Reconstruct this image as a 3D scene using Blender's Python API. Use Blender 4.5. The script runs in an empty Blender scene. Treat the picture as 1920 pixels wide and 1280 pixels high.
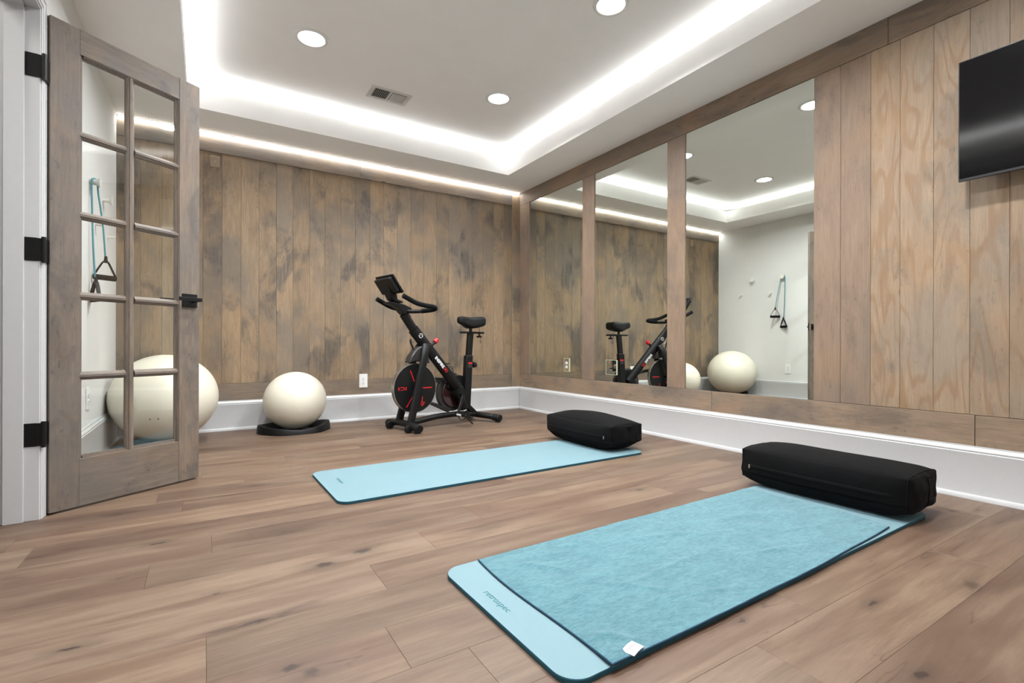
import bpy, bmesh, math, random
from mathutils import Vector, Matrix, Euler
random.seed(7)
PI = math.pi
scene = bpy.context.scene
COL = scene.collection
V = Vector

# ---------------------------------------------------------------- helpers
def lin(c):
    return tuple(((x/255)/12.92 if x/255 <= 0.04045 else ((x/255+0.055)/1.055)**2.4) for x in c) + (1.0,)

class MB:
    """collects geometry, then becomes one mesh object"""
    def __init__(s): s.v = []; s.f = []; s.mi = []; s.cur = 0
    def add(s, vs, fs):
        b = len(s.v); s.v += [tuple(v) for v in vs]
        for f in fs: s.f.append([b+i for i in f]); s.mi.append(s.cur)
        return s
    def box(s, x0, x1, y0, y1, z0, z1):
        vs = [(x, y, z) for z in (z0, z1) for y in (y0, y1) for x in (x0, x1)]
        return s.add(vs, [(0,2,3,1),(4,5,7,6),(0,1,5,4),(2,6,7,3),(0,4,6,2),(1,3,7,5)])
    def obox(s, c, size, R=None):
        R = R or Matrix.Identity(3); c = V(c); h = [x/2 for x in size]
        vs = [c + R @ V((x*h[0], y*h[1], z*h[2])) for z in (-1,1) for y in (-1,1) for x in (-1,1)]
        return s.add(vs, [(0,2,3,1),(4,5,7,6),(0,1,5,4),(2,6,7,3),(0,4,6,2),(1,3,7,5)])
    def cyl(s, p0, p1, r0, r1=None, n=24, cap=True):
        r1 = r0 if r1 is None else r1
        return s.tube([p0, p1], [r0, r1], n, cap=cap)
    def tube(s, pts, r, n=12, cap=True, flat=1.0, up=None, closed=False):
        """flat scales the section along the 'up' side direction"""
        pts = [V(p) for p in pts]; m = len(pts)
        rs = r if isinstance(r, (list, tuple)) else [r]*m
        rings = []; prev = None
        for i, p in enumerate(pts):
            if closed: t = (pts[(i+1) % m]-pts[i-1])
            else: t = (pts[min(i+1, m-1)]-pts[max(i-1, 0)])
            t = t.normalized()
            if prev is None:
                u = V(up) if up is not None else (V((0,0,1)) if abs(t.z) < .9 else V((1,0,0)))
            else: u = V(up) if up is not None else prev
            u = (u - t*u.dot(t)).normalized(); w = t.cross(u); prev = u
            rings.append([p + (u*math.cos(a)*rs[i] + w*math.sin(a)*rs[i]*flat) for a in [2*PI*k/n for k in range(n)]])
        vs = [v for rg in rings for v in rg]; fs = []
        for i in range(m if closed else m-1):
            j = (i+1) % m
            for k in range(n):
                fs.append((i*n+k, i*n+(k+1) % n, j*n+(k+1) % n, j*n+k))
        if cap and not closed:
            fs.append(list(range(n))[::-1]); fs.append([(m-1)*n+k for k in range(n)])
        return s.add(vs, fs)
    def lathe(s, prof, c=(0,0,0), R=None, n=48, closed=False):
        R = R or Matrix.Identity(3); c = V(c); m = len(prof); vs = []; fs = []
        for (r, z) in prof:
            for k in range(n):
                a = 2*PI*k/n; vs.append(c + R @ V((r*math.cos(a), r*math.sin(a), z)))
        for i in range(m if closed else m-1):
            j = (i+1) % m
            for k in range(n):
                fs.append((i*n+k, i*n+(k+1) % n, j*n+(k+1) % n, j*n+k))
        if not closed:
            if prof[0][0] > 1e-6: fs.append(list(range(n))[::-1])
            if prof[-1][0] > 1e-6: fs.append([(m-1)*n+k for k in range(n)])
        return s.add(vs, fs)
    def prism(s, poly, fn, t0, t1):
        """poly of 2D points, fn(a,b,t)->3D"""
        n = len(poly); vs = [fn(a, b, t) for t in (t0, t1) for a, b in poly]
        fs = [list(range(n))[::-1], [n+k for k in range(n)]]
        fs += [(k, (k+1) % n, n+(k+1) % n, n+k) for k in range(n)]
        return s.add(vs, fs)
    def build(s, name, mats, parent=None, smooth=None, bevel=0, seg=2, subsurf=0, merge=False, **props):
        me = bpy.data.meshes.new(name); me.from_pydata(s.v, [], s.f)
        bm = bmesh.new(); bm.from_mesh(me)
        if merge: bmesh.ops.remove_doubles(bm, verts=bm.verts, dist=1e-5)
        bmesh.ops.recalc_face_normals(bm, faces=bm.faces); bm.to_mesh(me); bm.free()
        if not isinstance(mats, (list, tuple)): mats = [mats]
        for m in mats: me.materials.append(m)
        if len(mats) > 1:
            for p, i in zip(me.polygons, s.mi): p.material_index = i
        o = bpy.data.objects.new(name, me); COL.objects.link(o)
        if parent: o.parent = parent
        if bevel:
            b = o.modifiers.new('bevel', 'BEVEL'); b.width = bevel; b.segments = seg; b.limit_method = 'ANGLE'; b.angle_limit = math.radians(40)
        if subsurf:
            b = o.modifiers.new('sub', 'SUBSURF'); b.levels = subsurf; b.render_levels = subsurf
        if smooth is not None:
            me.polygons.foreach_set('use_smooth', [True]*len(me.polygons))
            if smooth < 180: me.set_sharp_from_angle(angle=math.radians(smooth))
        for k, v in props.items(): o[k] = v
        return o

def tag(o, label, cat, group=None):
    o['label'] = label; o['category'] = cat
    if group: o['group'] = group
    return o
def thing(name, loc, label, cat, rotz=0, group=None):
    o = bpy.data.objects.new(name, None); COL.objects.link(o); o.location = loc; o.rotation_euler = (0, 0, rotz)
    o.empty_display_size = .05
    return tag(o, label, cat, group)
def struct(o): o['kind'] = 'structure'; return o

def text(s, size, M, mat, parent, name='lettering', extrude=.0004, bold=0.0, align='CENTER', xs=1.0):
    cu = bpy.data.curves.new(name, 'FONT'); cu.body = s; cu.size = size; cu.extrude = extrude; cu.offset = bold
    cu.align_x = align; cu.align_y = 'CENTER'; cu.resolution_u = 3
    t = bpy.data.objects.new(name, cu); COL.objects.link(t)
    bpy.context.view_layer.update()
    me = bpy.data.meshes.new_from_object(t.evaluated_get(bpy.context.evaluated_depsgraph_get()))
    bpy.data.objects.remove(t); bpy.data.curves.remove(cu)
    me.transform(Matrix.Diagonal((xs, 1, 1, 1))); me.transform(M)
    me.materials.clear(); me.materials.append(mat)
    o = bpy.data.objects.new(name, me); COL.objects.link(o); o.parent = parent
    return o
def frame(origin, ex, ey):
    ex = V(ex).normalized(); ey = V(ey); ey = (ey-ex*ey.dot(ex)).normalized(); ez = ex.cross(ey)
    M = Matrix((ex, ey, ez)).transposed().to_4x4(); M.translation = V(origin); return M
def spline(pts, k=6):
    pts = [V(p) for p in pts]; out = []
    for i in range(len(pts)-1):
        a, b, c, d = pts[max(i-1, 0)], pts[i], pts[i+1], pts[min(i+2, len(pts)-1)]
        for j in range(k):
            t = j/k
            out.append(.5*((2*b)+(c-a)*t+(2*a-5*b+4*c-d)*t*t+(3*b-a-3*c+d)*t**3))
    out.append(pts[-1]); return out

# ---------------------------------------------------------------- materials
class NT:
    def __init__(s, name):
        s.m = bpy.data.materials.new(name); s.m.use_nodes = True; s.t = s.m.node_tree
        s.t.nodes.clear(); s.out = s.n('ShaderNodeOutputMaterial')
    def n(s, typ, **kw):
        nd = s.t.nodes.new(typ)
        for k, v in kw.items(): setattr(nd, k, v)
        return nd
    def put(s, sock, v):
        if isinstance(v, bpy.types.NodeSocket): s.t.links.new(v, sock)
        elif v is not None:
            if hasattr(sock.default_value, '__len__') and not hasattr(v, '__len__'): v = (v,)*len(sock.default_value)
            sock.default_value = v
    def math(s, op, a, b=None, c=None, clamp=False):
        nd = s.n('ShaderNodeMath', operation=op, use_clamp=clamp)
        s.put(nd.inputs[0], a); s.put(nd.inputs[1], b)
        if c is not None: s.put(nd.inputs[2], c)
        return nd.outputs[0]
    def vmath(s, op, a, b=None, out=0):
        nd = s.n('ShaderNodeVectorMath', operation=op); s.put(nd.inputs[0], a)
        if b is not None: s.put(nd.inputs[1], b)
        return nd.outputs[out]
    def noise(s, vec, scale, detail=4, rough=.55, dist=0, out=0):
        nd = s.n('ShaderNodeTexNoise'); s.put(nd.inputs['Vector'], vec); nd.inputs['Scale'].default_value = scale
        nd.inputs['Detail'].default_value = detail; nd.inputs['Roughness'].default_value = rough; nd.inputs['Distortion'].default_value = dist
        return nd.outputs[out]
    def smooth(s, v, a, b, lo=0., hi=1.):
        nd = s.n('ShaderNodeMapRange', interpolation_type='SMOOTHSTEP'); s.put(nd.inputs[0], v)
        for i, x in enumerate((a, b, lo, hi)): nd.inputs[i+1].default_value = x
        return nd.outputs[0]
    def mix(s, f, a, b, mode='MIX'):
        nd = s.n('ShaderNodeMix', data_type='RGBA', blend_type=mode); s.put(nd.inputs[0], f); s.put(nd.inputs[6], a); s.put(nd.inputs[7], b)
        return nd.outputs[2]
    def bump(s, h, strength=.2, dist=.01, normal=None):
        nd = s.n('ShaderNodeBump'); s.put(nd.inputs['Height'], h); nd.inputs['Strength'].default_value = strength; nd.inputs['Distance'].default_value = dist
        if normal: s.put(nd.inputs['Normal'], normal)
        return nd.outputs[0]
    def pbsdf(s, col, rough=.5, metal=0, spec=.5, normal=None, coat=0, sheen=0, **kw):
        b = s.n('ShaderNodeBsdfPrincipled')
        s.put(b.inputs['Base Color'], col); s.put(b.inputs['Roughness'], rough); s.put(b.inputs['Metallic'], metal)
        s.put(b.inputs['Specular IOR Level'], spec)
        if normal: s.put(b.inputs['Normal'], normal)
        if coat: b.inputs['Coat Weight'].default_value = coat; b.inputs['Coat Roughness'].default_value = .15
        if sheen: b.inputs['Sheen Weight'].default_value = sheen; b.inputs['Sheen Roughness'].default_value = .6
        for k, v in kw.items(): s.put(b.inputs[k.replace('_', ' ')], v)
        s.t.links.new(b.outputs[0], s.out.inputs[0]); return b
    def obj(s): return s.n('ShaderNodeTexCoord').outputs['Object']

def plain(name, rgb, rough=.5, metal=0, spec=.5, noise=0.0, nscale=40, bump=0.0, **kw):
    t = NT(name); p = t.obj(); c = lin(rgb)
    n = t.noise(p, nscale, 4)
    col = t.mix(t.smooth(n, .3, .7), tuple(x*(1-noise) for x in c[:3])+(1,), tuple(min(1, x*(1+noise)) for x in c[:3])+(1,)) if noise else c
    nrm = t.bump(n, bump, .002) if bump else None
    t.pbsdf(col, rough, metal, spec, nrm, **kw); return t.m

def wood(name, axis, c_lo, c_hi, c_grey, c_dark, gain=.74, blotch=.5, rings=.5, rough=.5, ringcol=None, island=True, boardvar=.25, bscale=1.15):
    """stained boards: axis = grain direction (0,1,2) in object space"""
    t = NT(name); p = t.obj()
    rnd = t.n('ShaderNodeNewGeometry').outputs['Random Per Island']
    off = t.n('ShaderNodeCombineXYZ')
    t.put(off.inputs[0], t.math('MULTIPLY', rnd, 37.0)); t.put(off.inputs[1], t.math('MULTIPLY', rnd, 91.0)); t.put(off.inputs[2], t.math('MULTIPLY', rnd, 53.0))
    q = t.vmath('ADD', p, off.outputs[0]) if island else p
    sc = [1, 1, 1]; sc[axis] = .055
    fine = t.noise(t.vmath('MULTIPLY', q, tuple(sc)), 130, 5, .62, .3)
    sc2 = [1, 1, 1]; sc2[axis] = .16
    mid = t.noise(t.vmath('MULTIPLY', q, tuple(sc2)), 22, 5, .6, .4)
    sc3 = [1, 1, 1]; sc3[axis] = .2
    big = t.noise(t.vmath('MULTIPLY', q, tuple(sc3)), 5.5, 2, .45, .25)
    ring = t.math('SINE', t.math('ADD', t.math('MULTIPLY', big, 75.0), t.math('MULTIPLY', fine, 1.6)))
    ring = t.smooth(ring, .1, 1.0)
    sc4 = [1, 1, 1]; sc4[axis] = .022
    fiber = t.noise(t.vmath('MULTIPLY', q, tuple(sc4)), 420, 3, .6)
    sc5 = [1, 1, 1]; sc5[axis] = .3
    fleck = t.noise(t.vmath('MULTIPLY', q, tuple(sc5)), 75, 6, .72, .8)
    # whole-wall staining clouds, a little displaced board by board
    pb = t.vmath('ADD', p, t.vmath('MULTIPLY', off.outputs[0], (.004, .004, .004)))
    cloud = t.noise(t.vmath('MULTIPLY', pb, (1.2, 1.2, .8) if axis == 2 else (.8, .8, 1.5)), bscale*1.5, 4, .55, .4)
    cloud2 = t.noise(t.vmath('MULTIPLY', t.vmath('ADD', pb, (13.1, 7.7, 3.3)), (1.5, 1.5, .9) if axis == 2 else (.8, .8, 1.5)), bscale*2.1, 5, .6, .5)
    grain = t.math('ADD', t.math('MULTIPLY', fine, .5), t.math('MULTIPLY', mid, .5))
    col = t.mix(t.smooth(grain, .30, .70), lin(c_lo), lin(c_hi))
    rc = lin(ringcol) if ringcol else lin(c_lo)
    col = t.mix(t.math('MULTIPLY', ring, rings), col, rc)
    g1 = t.math('MULTIPLY', t.smooth(cloud, .44, .62), blotch)
    col = t.mix(g1, col, lin(c_grey))
    g2 = t.math('MULTIPLY', t.math('MULTIPLY', t.smooth(cloud2, .50, .66), t.smooth(fine, .2, .6)), blotch)
    col = t.mix(g2, col, lin(c_dark))
    warm = t.noise(t.vmath('ADD', pb, (4.4, 9.1, 6.2)), bscale*1.9, 3, .5, .3)
    col = t.mix(t.math('MULTIPLY', t.smooth(warm, .5, .68), .35), col, lin((c_hi[0]+6, c_hi[1]-4, c_hi[2]-14)))
    fl = t.math('MULTIPLY', t.smooth(fleck, .55, .68), t.math('ADD', .22, t.math('MULTIPLY', t.smooth(cloud2, .44, .6), .55)))
    col = t.mix(t.math('MULTIPLY', fl, min(1, blotch+.1)), col, lin([x*.72 for x in c_dark]))
    col = t.mix(t.math('MULTIPLY', t.smooth(fiber, .48, .68), .30), col, lin([x*.8 for x in c_lo]))
    # small knots
    vor = t.n('ShaderNodeTexVoronoi'); sk = [1, 1, 1]; sk[axis] = .45
    t.put(vor.inputs['Vector'], t.vmath('MULTIPLY', q, tuple(sk))); vor.inputs['Scale'].default_value = 3.1
    kn = t.math('MULTIPLY', t.smooth(vor.outputs['Distance'], .012, .05, 1, 0), t.smooth(vor.outputs['Color'], .62, .66))
    col = t.mix(t.math('MULTIPLY', kn, .75), col, lin([x*.35 for x in c_dark]))
    var = t.math('MULTIPLY', gain, t.math('ADD', 1-boardvar/2, t.math('MULTIPLY', rnd, boardvar)))
    cv = t.n('ShaderNodeCombineXYZ'); [t.put(cv.inputs[i], var) for i in range(3)]
    col = t.mix(1.0, col, cv.outputs[0], 'MULTIPLY')
    nrm = t.bump(t.math('ADD', grain, t.math('MULTIPLY', ring, .15)), .25, .003)
    t.pbsdf(col, t.math('ADD', rough, t.math('MULTIPLY', grain, .15)), 0, .35, nrm)
    return t.m

W1 = dict(c_lo=(148,124,98), c_hi=(180,156,127), c_grey=(132,120,107), c_dark=(88,85,82))
wood_board_z = wood('stained_board_vertical', 2, blotch=.85, rings=.3, **W1)
wood_rail_x = wood('stained_rail_x', 0, (126,110,94), (158,140,121), (124,116,108), (98,92,86), blotch=.7, rings=.1, boardvar=.1)
wood_rail_y = wood('stained_rail_y', 1, (136,116,98), (164,142,120), (128,117,106), (100,92,84), gain=.8, blotch=.7, rings=.12, boardvar=.12)
wood_post_z = wood('stained_post_vertical', 2, (146,123,103), (170,146,125), (140,125,113), (118,105,94), gain=.66, blotch=.5, rings=.1, boardvar=.1)
wood_pine_z = wood('yellow_pine_board', 2, gain=.62, c_lo=(170,144,118), c_hi=(192,166,138), c_grey=(166,154,140), c_dark=(132,123,113), blotch=.5, rings=.6, ringcol=(160,124,90), boardvar=.12, bscale=1.6)
wood_door_z = wood('door_stile_wood', 2, (116,103,91), (148,133,120), (122,115,109), (98,93,89), blotch=.75, rings=.1, island=True, boardvar=.1, bscale=2.2)
wood_door_x = wood('door_rail_wood', 0, (114,103,92), (146,132,120), (120,114,109), (96,92,89), blotch=.75, rings=.08, island=True, boardvar=.1, bscale=2.2)

def floor_mat():
    t = NT('hickory_floor'); p = t.obj()
    rnd = t.n('ShaderNodeNewGeometry').outputs['Random Per Island']
    off = t.n('ShaderNodeCombineXYZ')
    for i, k in enumerate((71., 37., 53.)): t.put(off.inputs[i], t.math('MULTIPLY', rnd, k))
    q = t.vmath('ADD', p, off.outputs[0])
    fine = t.noise(t.vmath('MULTIPLY', q, (.05, 1, 1)), 170, 4, .6, .3)
    mid = t.noise(t.vmath('MULTIPLY', q, (.10, 1, 1)), 20, 5, .6, .5)
    big = t.noise(t.vmath('MULTIPLY', q, (.22, 1, 1)), 5.0, 3, .5, .5)
    col = t.mix(t.smooth(mid, .34, .66), lin((144,116,94)), lin((172,145,121)))
    col = t.mix(t.math('MULTIPLY', t.smooth(big, .45, .68), .65), col, lin((126,94,77)))
    col = t.mix(t.math('MULTIPLY', t.smooth(fine, .45, .75), .35), col, lin((120,98,84)))
    fiber = t.noise(t.vmath('MULTIPLY', q, (.03, 1, 1)), 520, 3, .6)
    col = t.mix(t.math('MULTIPLY', t.smooth(fiber, .48, .7), .28), col, lin((112,88,70)))
    pore = t.noise(t.vmath('MULTIPLY', q, (.35, 1, 1)), 210, 4, .7)
    col = t.mix(t.math('MULTIPLY', t.smooth(pore, .58, .72), .25), col, lin((100,78,64)))
    # dark mineral streaks following the grain
    st = t.noise(t.vmath('ADD', t.vmath('MULTIPLY', q, (.09, 1, 1)), (5.5, 3.2, 0)), 13, 3, .5, .9)
    streak = t.math('MULTIPLY', t.smooth(t.math('ABSOLUTE', t.math('SUBTRACT', st, .5)), .0, .012, 1, 0), t.smooth(big, .5, .62))
    col = t.mix(t.math('MULTIPLY', streak, .6), col, lin((84,62,50)))
    # knots where the photo has them + a few at random
    tot = None
    warp = t.vmath('MULTIPLY', t.vmath('SUBTRACT', t.noise(p, 38, 4, .6, 0, 1), (.5, .5, .5)), (.03, .03, 0))
    pw = t.vmath('ADD', p, warp)
    for (x, y, L, w, st_) in KNOTS:
        d = t.vmath('LENGTH', t.vmath('MULTIPLY', t.vmath('SUBTRACT', pw, (x, y, 0)), (1/L, 1/w, 0)), None, 1)
        a = t.math('ADD', t.smooth(d, .15, .75, st_, 0), t.smooth(d, .2, 2.8, .42*st_, 0))
        tot = a if tot is None else t.math('MAXIMUM', tot, a)
    vor = t.n('ShaderNodeTexVoronoi'); t.put(vor.inputs['Vector'], t.vmath('MULTIPLY', t.vmath('ADD', q, warp), (.4, 1, 1))); vor.inputs['Scale'].default_value = 2.7
    kn = t.math('MULTIPLY', t.math('ADD', t.smooth(vor.outputs['Distance'], .01, .05, .8, 0), t.smooth(vor.outputs['Distance'], .03, .2, .4, 0)), t.smooth(vor.outputs['Color'], .55, .6))
    tot = t.math('MAXIMUM', tot, kn, clamp=True)
    col = t.mix(t.math('MULTIPLY', tot, .9), col, lin((64,46,38)))
    v = t.math('ADD', .335, t.math('MULTIPLY', rnd, .12)); cv = t.n('ShaderNodeCombineXYZ')
    rnd2 = t.math('FRACT', t.math('MULTIPLY', rnd, 7.31))
    t.put(cv.inputs[0], v); t.put(cv.inputs[1], t.math('MULTIPLY', v, t.math('ADD', .965, t.math('MULTIPLY', rnd2, .05)))); t.put(cv.inputs[2], t.math('MULTIPLY', v, t.math('ADD', .93, t.math('MULTIPLY', rnd2, .1))))
    col = t.mix(1.0, col, cv.outputs[0], 'MULTIPLY')
    nrm = t.bump(t.math('ADD', fine, mid), .12, .002)
    t.pbsdf(col, t.math('ADD', .38, t.math('MULTIPLY', mid, .2)), 0, .4, nrm)
    return t.m
# x, y, length, width, strength
KNOTS = [(.443,1.642,.05,.03,.9),(.314,1.60,.045,.028,.95),(-.255,1.455,.035,.015,1),(-.136,2.071,.035,.013,1),(.154,1.124,.035,.02,.8),
         (.19,1.09,.03,.03,.6),(.10,1.357,.07,.007,1),(1.5,.597,.03,.014,1),(1.259,.414,.032,.016,1),(1.856,.493,.06,.03,.55),(2.619,.759,.02,.012,.7),
         (2.725,.709,.02,.012,.6),(1.743,1.649,.04,.03,.7),(1.416,1.849,.03,.025,.4),(.205,2.674,.05,.012,.9),(.115,2.56,.13,.008,.95),(.441,3.982,.05,.01,.7),
         (.026,1.57,.02,.01,.6),(-.281,2.512,.14,.02,.6),(.78,2.491,.16,.006,.9),(1.126,.733,.02,.008,.9)]
M_floor = floor_mat()
M_paint = plain('ceiling_paint', (245,244,242), .85, noise=.01, nscale=6, bump=.03)
M_wall = plain('wall_paint', (216,215,213), .8, noise=.01, nscale=8, bump=.03)
M_trim = plain('white_trim_gloss', (199,200,201), .35, noise=.01)
M_black = plain('black_metal', (9,9,10), .45, 0, .3, noise=.1)
M_blackpl = plain('black_plastic', (8,8,9), .5, 0, .3, noise=.1)
M_rubber = plain('black_rubber', (10,10,11), .6, 0, .3, noise=.1, bump=.2)
M_gap = plain('dark_gap', (30,24,20), .9, noise=.1)
M_chrome = plain('brushed_steel', (190,188,182), .28, 1, noise=.05)
M_red = plain('red_plastic', (205,28,30), .4, noise=.03)
M_white_ink = plain('white_ink', (225,225,228), .5, noise=.02)
M_grey = plain('dark_grey_plastic', (46,45,44), .35, noise=.05)
M_maroon = plain('maroon_gloss', (48,24,24), .2, noise=.1, coat=.5)
M_outlet = plain('outlet_white', (232,232,230), .35, noise=.01)
M_slot = plain('outlet_slot', (40,38,36), .6, noise=.05)
M_hook = plain('hook_white', (226,224,216), .45, noise=.02)
M_mirror_edge = plain('mirror_edge', (60,70,64), .3, noise=.05)
M_bandtube = plain('teal_rubber_tube', (78,146,158), .4, noise=.05)
M_tagwhite = plain('woven_tag_white', (232,230,232), .8, noise=.02, nscale=300)
M_taggrey = plain('tag_ink_grey', (150,140,146), .8, noise=.02)
M_tealink = plain('teal_ink', (16,92,100), .6, noise=.03)
M_tvbody = plain('tv_body', (16,17,20), .35, noise=.05)
M_trimring = plain('light_trim', (228,228,226), .5, noise=.01)
M_ventgrey = plain('vent_paint', (214,212,208), .5, noise=.01)
M_ventdark = plain('vent_dark', (44,42,40), .8, noise=.05)
M_screws = plain('screw_steel', (200,200,190), .3, .9, noise=.03)

def mirror_mat(name, tint, rough):
    t = NT(name); n = t.noise(t.obj(), 3, 2)
    col = t.mix(n, tuple(x*.985 for x in tint)+(1,), tuple(tint)+(1,))
    t.pbsdf(col, rough, 1.0, .5); return t.m
M_mirror = mirror_mat('mirror_glass', (.83,.87,.82), .0)
def tv_mat():
    t = NT('tv_screen'); n = t.noise(t.obj(), 5, 2)
    t.pbsdf(t.mix(n, lin((4,4,6)), lin((6,6,8))), .085, 0, .42, coat=.0); return t.m
M_tv = tv_mat()
def glass_mat():
    t = NT('pane_glass'); g = t.n('ShaderNodeNewGeometry')
    c = t.math('ABSOLUTE', t.vmath('DOT_PRODUCT', g.outputs['Normal'], g.outputs['Incoming'], 1))
    f = t.math('ADD', .045, t.math('MULTIPLY', .955, t.math('POWER', t.math('SUBTRACT', 1.0, c, None, True), 5.0)))
    f = t.math('MULTIPLY', f, t.math('ADD', .98, t.math('MULTIPLY', t.noise(t.obj(), 2, 1), .04)))
    tr = t.n('ShaderNodeBsdfTransparent'); tr.inputs[0].default_value = (.97, .985, .975, 1)
    gl = t.n('ShaderNodeBsdfGlossy'); gl.inputs['Roughness'].default_value = .0; gl.inputs[0].default_value = (1, 1, 1, 1)
    mx = t.n('ShaderNodeMixShader'); t.put(mx.inputs[0], f); t.t.links.new(tr.outputs[0], mx.inputs[1]); t.t.links.new(gl.outputs[0], mx.inputs[2])
    t.t.links.new(mx.outputs[0], t.out.inputs[0]); return t.m
M_glass = glass_mat()
def emit(name, col, s):
    t = NT(name); e = t.n('ShaderNodeEmission')
    n = t.noise(t.obj(), 30, 1)
    t.put(e.inputs[0], col+(1,)); t.put(e.inputs[1], t.math('MULTIPLY', t.math('ADD', .97, t.math('MULTIPLY', n, .06)), s)); t.t.links.new(e.outputs[0], t.out.inputs[0]); return t.m
M_lens = emit('downlight_lens', (1, .97, .93), 9.0)
M_led = emit('led_diffuser', (1, .985, .97), 14.0)
def ball_mat(name, ridges):
    t = NT(name); p = t.obj(); sx = t.n('ShaderNodeSeparateXYZ'); t.put(sx.inputs[0], p)
    w = t.math('SINE', t.math('MULTIPLY', sx.outputs[2], ridges))
    n = t.noise(p, 2.5, 2)
    col = t.mix(n, lin((218,213,196)), lin((226,221,206)))
    t.pbsdf(col, .3, 0, .45, t.bump(w, .14 if ridges > 400 else .03, .001), Subsurface_Weight=.15, Subsurface_Radius=(.05, .04, .03), Subsurface_Scale=.3); return t.m
M_ball1 = ball_mat('cream_vinyl_smooth', 300.0); M_ball2 = ball_mat('cream_vinyl_ribbed', 640.0)
def mat_foam(name, rgb, lines):
    t = NT(name); p = t.obj(); sx = t.n('ShaderNodeSeparateXYZ'); t.put(sx.inputs[0], p)
    w = t.math('SINE', t.math('MULTIPLY', sx.outputs[0], 700.0)); n = t.noise(p, 5, 4)
    col = t.mix(n, tuple(x*.96 for x in lin(rgb)[:3])+(1,), tuple(min(1, x*1.04) for x in lin(rgb)[:3])+(1,))
    t.pbsdf(col, .6, 0, .35, t.bump(w, .1*lines, .001)); return t.m
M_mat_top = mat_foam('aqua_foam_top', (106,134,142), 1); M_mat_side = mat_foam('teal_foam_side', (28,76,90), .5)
def towel_mat():
    t = NT('microfibre_towel'); p = t.obj()
    n = t.noise(p, 420, 3, .7); n2 = t.noise(t.vmath('MULTIPLY', p, (.6, 1.4, 1)), 11, 5, .62, 1.2); n3 = t.noise(t.vmath('MULTIPLY', p, (.7, 1.3, 1)), 75, 4, .65, .5)
    f = t.math('ADD', t.math('MULTIPLY', n2, .42), t.math('MULTIPLY', n3, .58))
    col = t.mix(t.smooth(f, .36, .64), lin((52,108,120)), lin((82,134,144)))
    t.pbsdf(col, .95, 0, .1, t.bump(t.math('ADD', t.math('ADD', n, t.math('MULTIPLY', n3, 1.6)), t.math('MULTIPLY', n2, 2.5)), .7, .006), sheen=.3); return t.m
M_towel = towel_mat(); M_hem = plain('towel_hem_blue', (6,50,72), .85, noise=.15, nscale=400, bump=.2)
def cloth_mat(name, rgb, sheen=.01):
    t = NT(name); p = t.obj(); n = t.noise(p, 700, 2, .6); n2 = t.noise(p, 14, 4)
    c = lin(rgb); col = t.mix(n2, tuple(x*.8 for x in c[:3])+(1,), tuple(x*1.25 for x in c[:3])+(1,))
    t.pbsdf(col, .92, 0, .15, t.bump(t.math('ADD', n, t.math('MULTIPLY', n2, 2)), .25, .003), sheen=sheen); return t.m
M_cotton = cloth_mat('black_cotton', (3,3,4)); M_seam = cloth_mat('black_cotton_seam', (7,7,8), .01); M_grip = cloth_mat('grip_foam', (12,12,13))

# ---------------------------------------------------------------- room
XL, XR, XG, YB, YN = -.546, 2.912, 2.920, 4.509, -.75
ZS, ZF, ZC, H0 = 2.336, 2.483, 2.54, .68
XT0, XT1, YT0, YT1 = -.106, 2.50, -.30, 4.079
DY0, DY1, DZ = 1.965, 2.585, 1.978          # door opening in the left wall
HX, HY0, HY1 = -1.75, 1.2, 3.1              # hall beyond it

# floor: planks laid along x
rows = [.475,.655,.82,.99,1.166,1.347,1.525,1.70,1.878,2.062,2.24,2.41,2.585]
while rows[-1] < YB+.02: rows.append(rows[-1]+.1765)
while rows[0] > YN-.05: rows.insert(0, rows[0]-.178)
known = {.99:[.37], 1.347:[.433], 1.70:[.925], 1.878:[.02], 2.41:[-.08], .475:[1.063,2.06], .655:[1.33]}
fl = MB()
for a, b in zip(rows[:-1], rows[1:]):
    ks = None
    for k in known:
        if abs(k-a) < .004: ks = known[k]
    if ks is None: ks = [random.uniform(.2, 2.2)]
    cuts = sorted(ks)
    while cuts[0] > -1.9: cuts.insert(0, cuts[0]-random.uniform(.9, 1.9))
    while cuts[-1] < XR: cuts.append(cuts[-1]+random.uniform(.9, 1.9))
    for c, d in zip(cuts[:-1], cuts[1:]):
        c2, d2 = max(c, -1.9), min(d, XR+.03)
        if d2-c2 < .01: continue
        fl.box(c2, d2-.0003, a, min(b, YB+.03)-.0001, -.018, 0)
struct(fl.build('floor', M_floor, bevel=.0007, seg=1))
struct(MB().box(-1.92, XR+.05, YN-.05, YB+.05, -.06, -.0185).build('floor_subfloor', plain('subfloor_brown', (120,92,72), .8, noise=.1)))

# ceiling: drywall tray, drop soffit with its upstand, high field above
ce = MB()
ce.box(XL-.2, XR+.12, YN-.1, YB+.12, ZC, ZC+.05)
t_ = .014
ce.box(XL, XT0, YN, YB-.0015, ZS, ZS+t_); ce.box(XT1, XR, YN, YB-.0015, ZS, ZS+t_)
ce.box(XT0, XT1, YN, YT0, ZS, ZS+t_); ce.box(XT0, XT1, YT1, YB-.0015, ZS, ZS+t_)
struct(ce.build('ceiling', M_paint))
fa = MB()
fa.box(XT0-.02, XT0, YT0-.02, YT1+.02, ZS+t_, ZF); fa.box(XT1, XT1+.02, YT0-.02, YT1+.02, ZS+t_, ZF)
fa.box(XT0, XT1, YT0-.02, YT0, ZS+t_, ZF); fa.box(XT0, XT1, YT1, YT1+.02, ZS+t_, ZF)
struct(fa.build('trim_1', M_paint))

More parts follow.
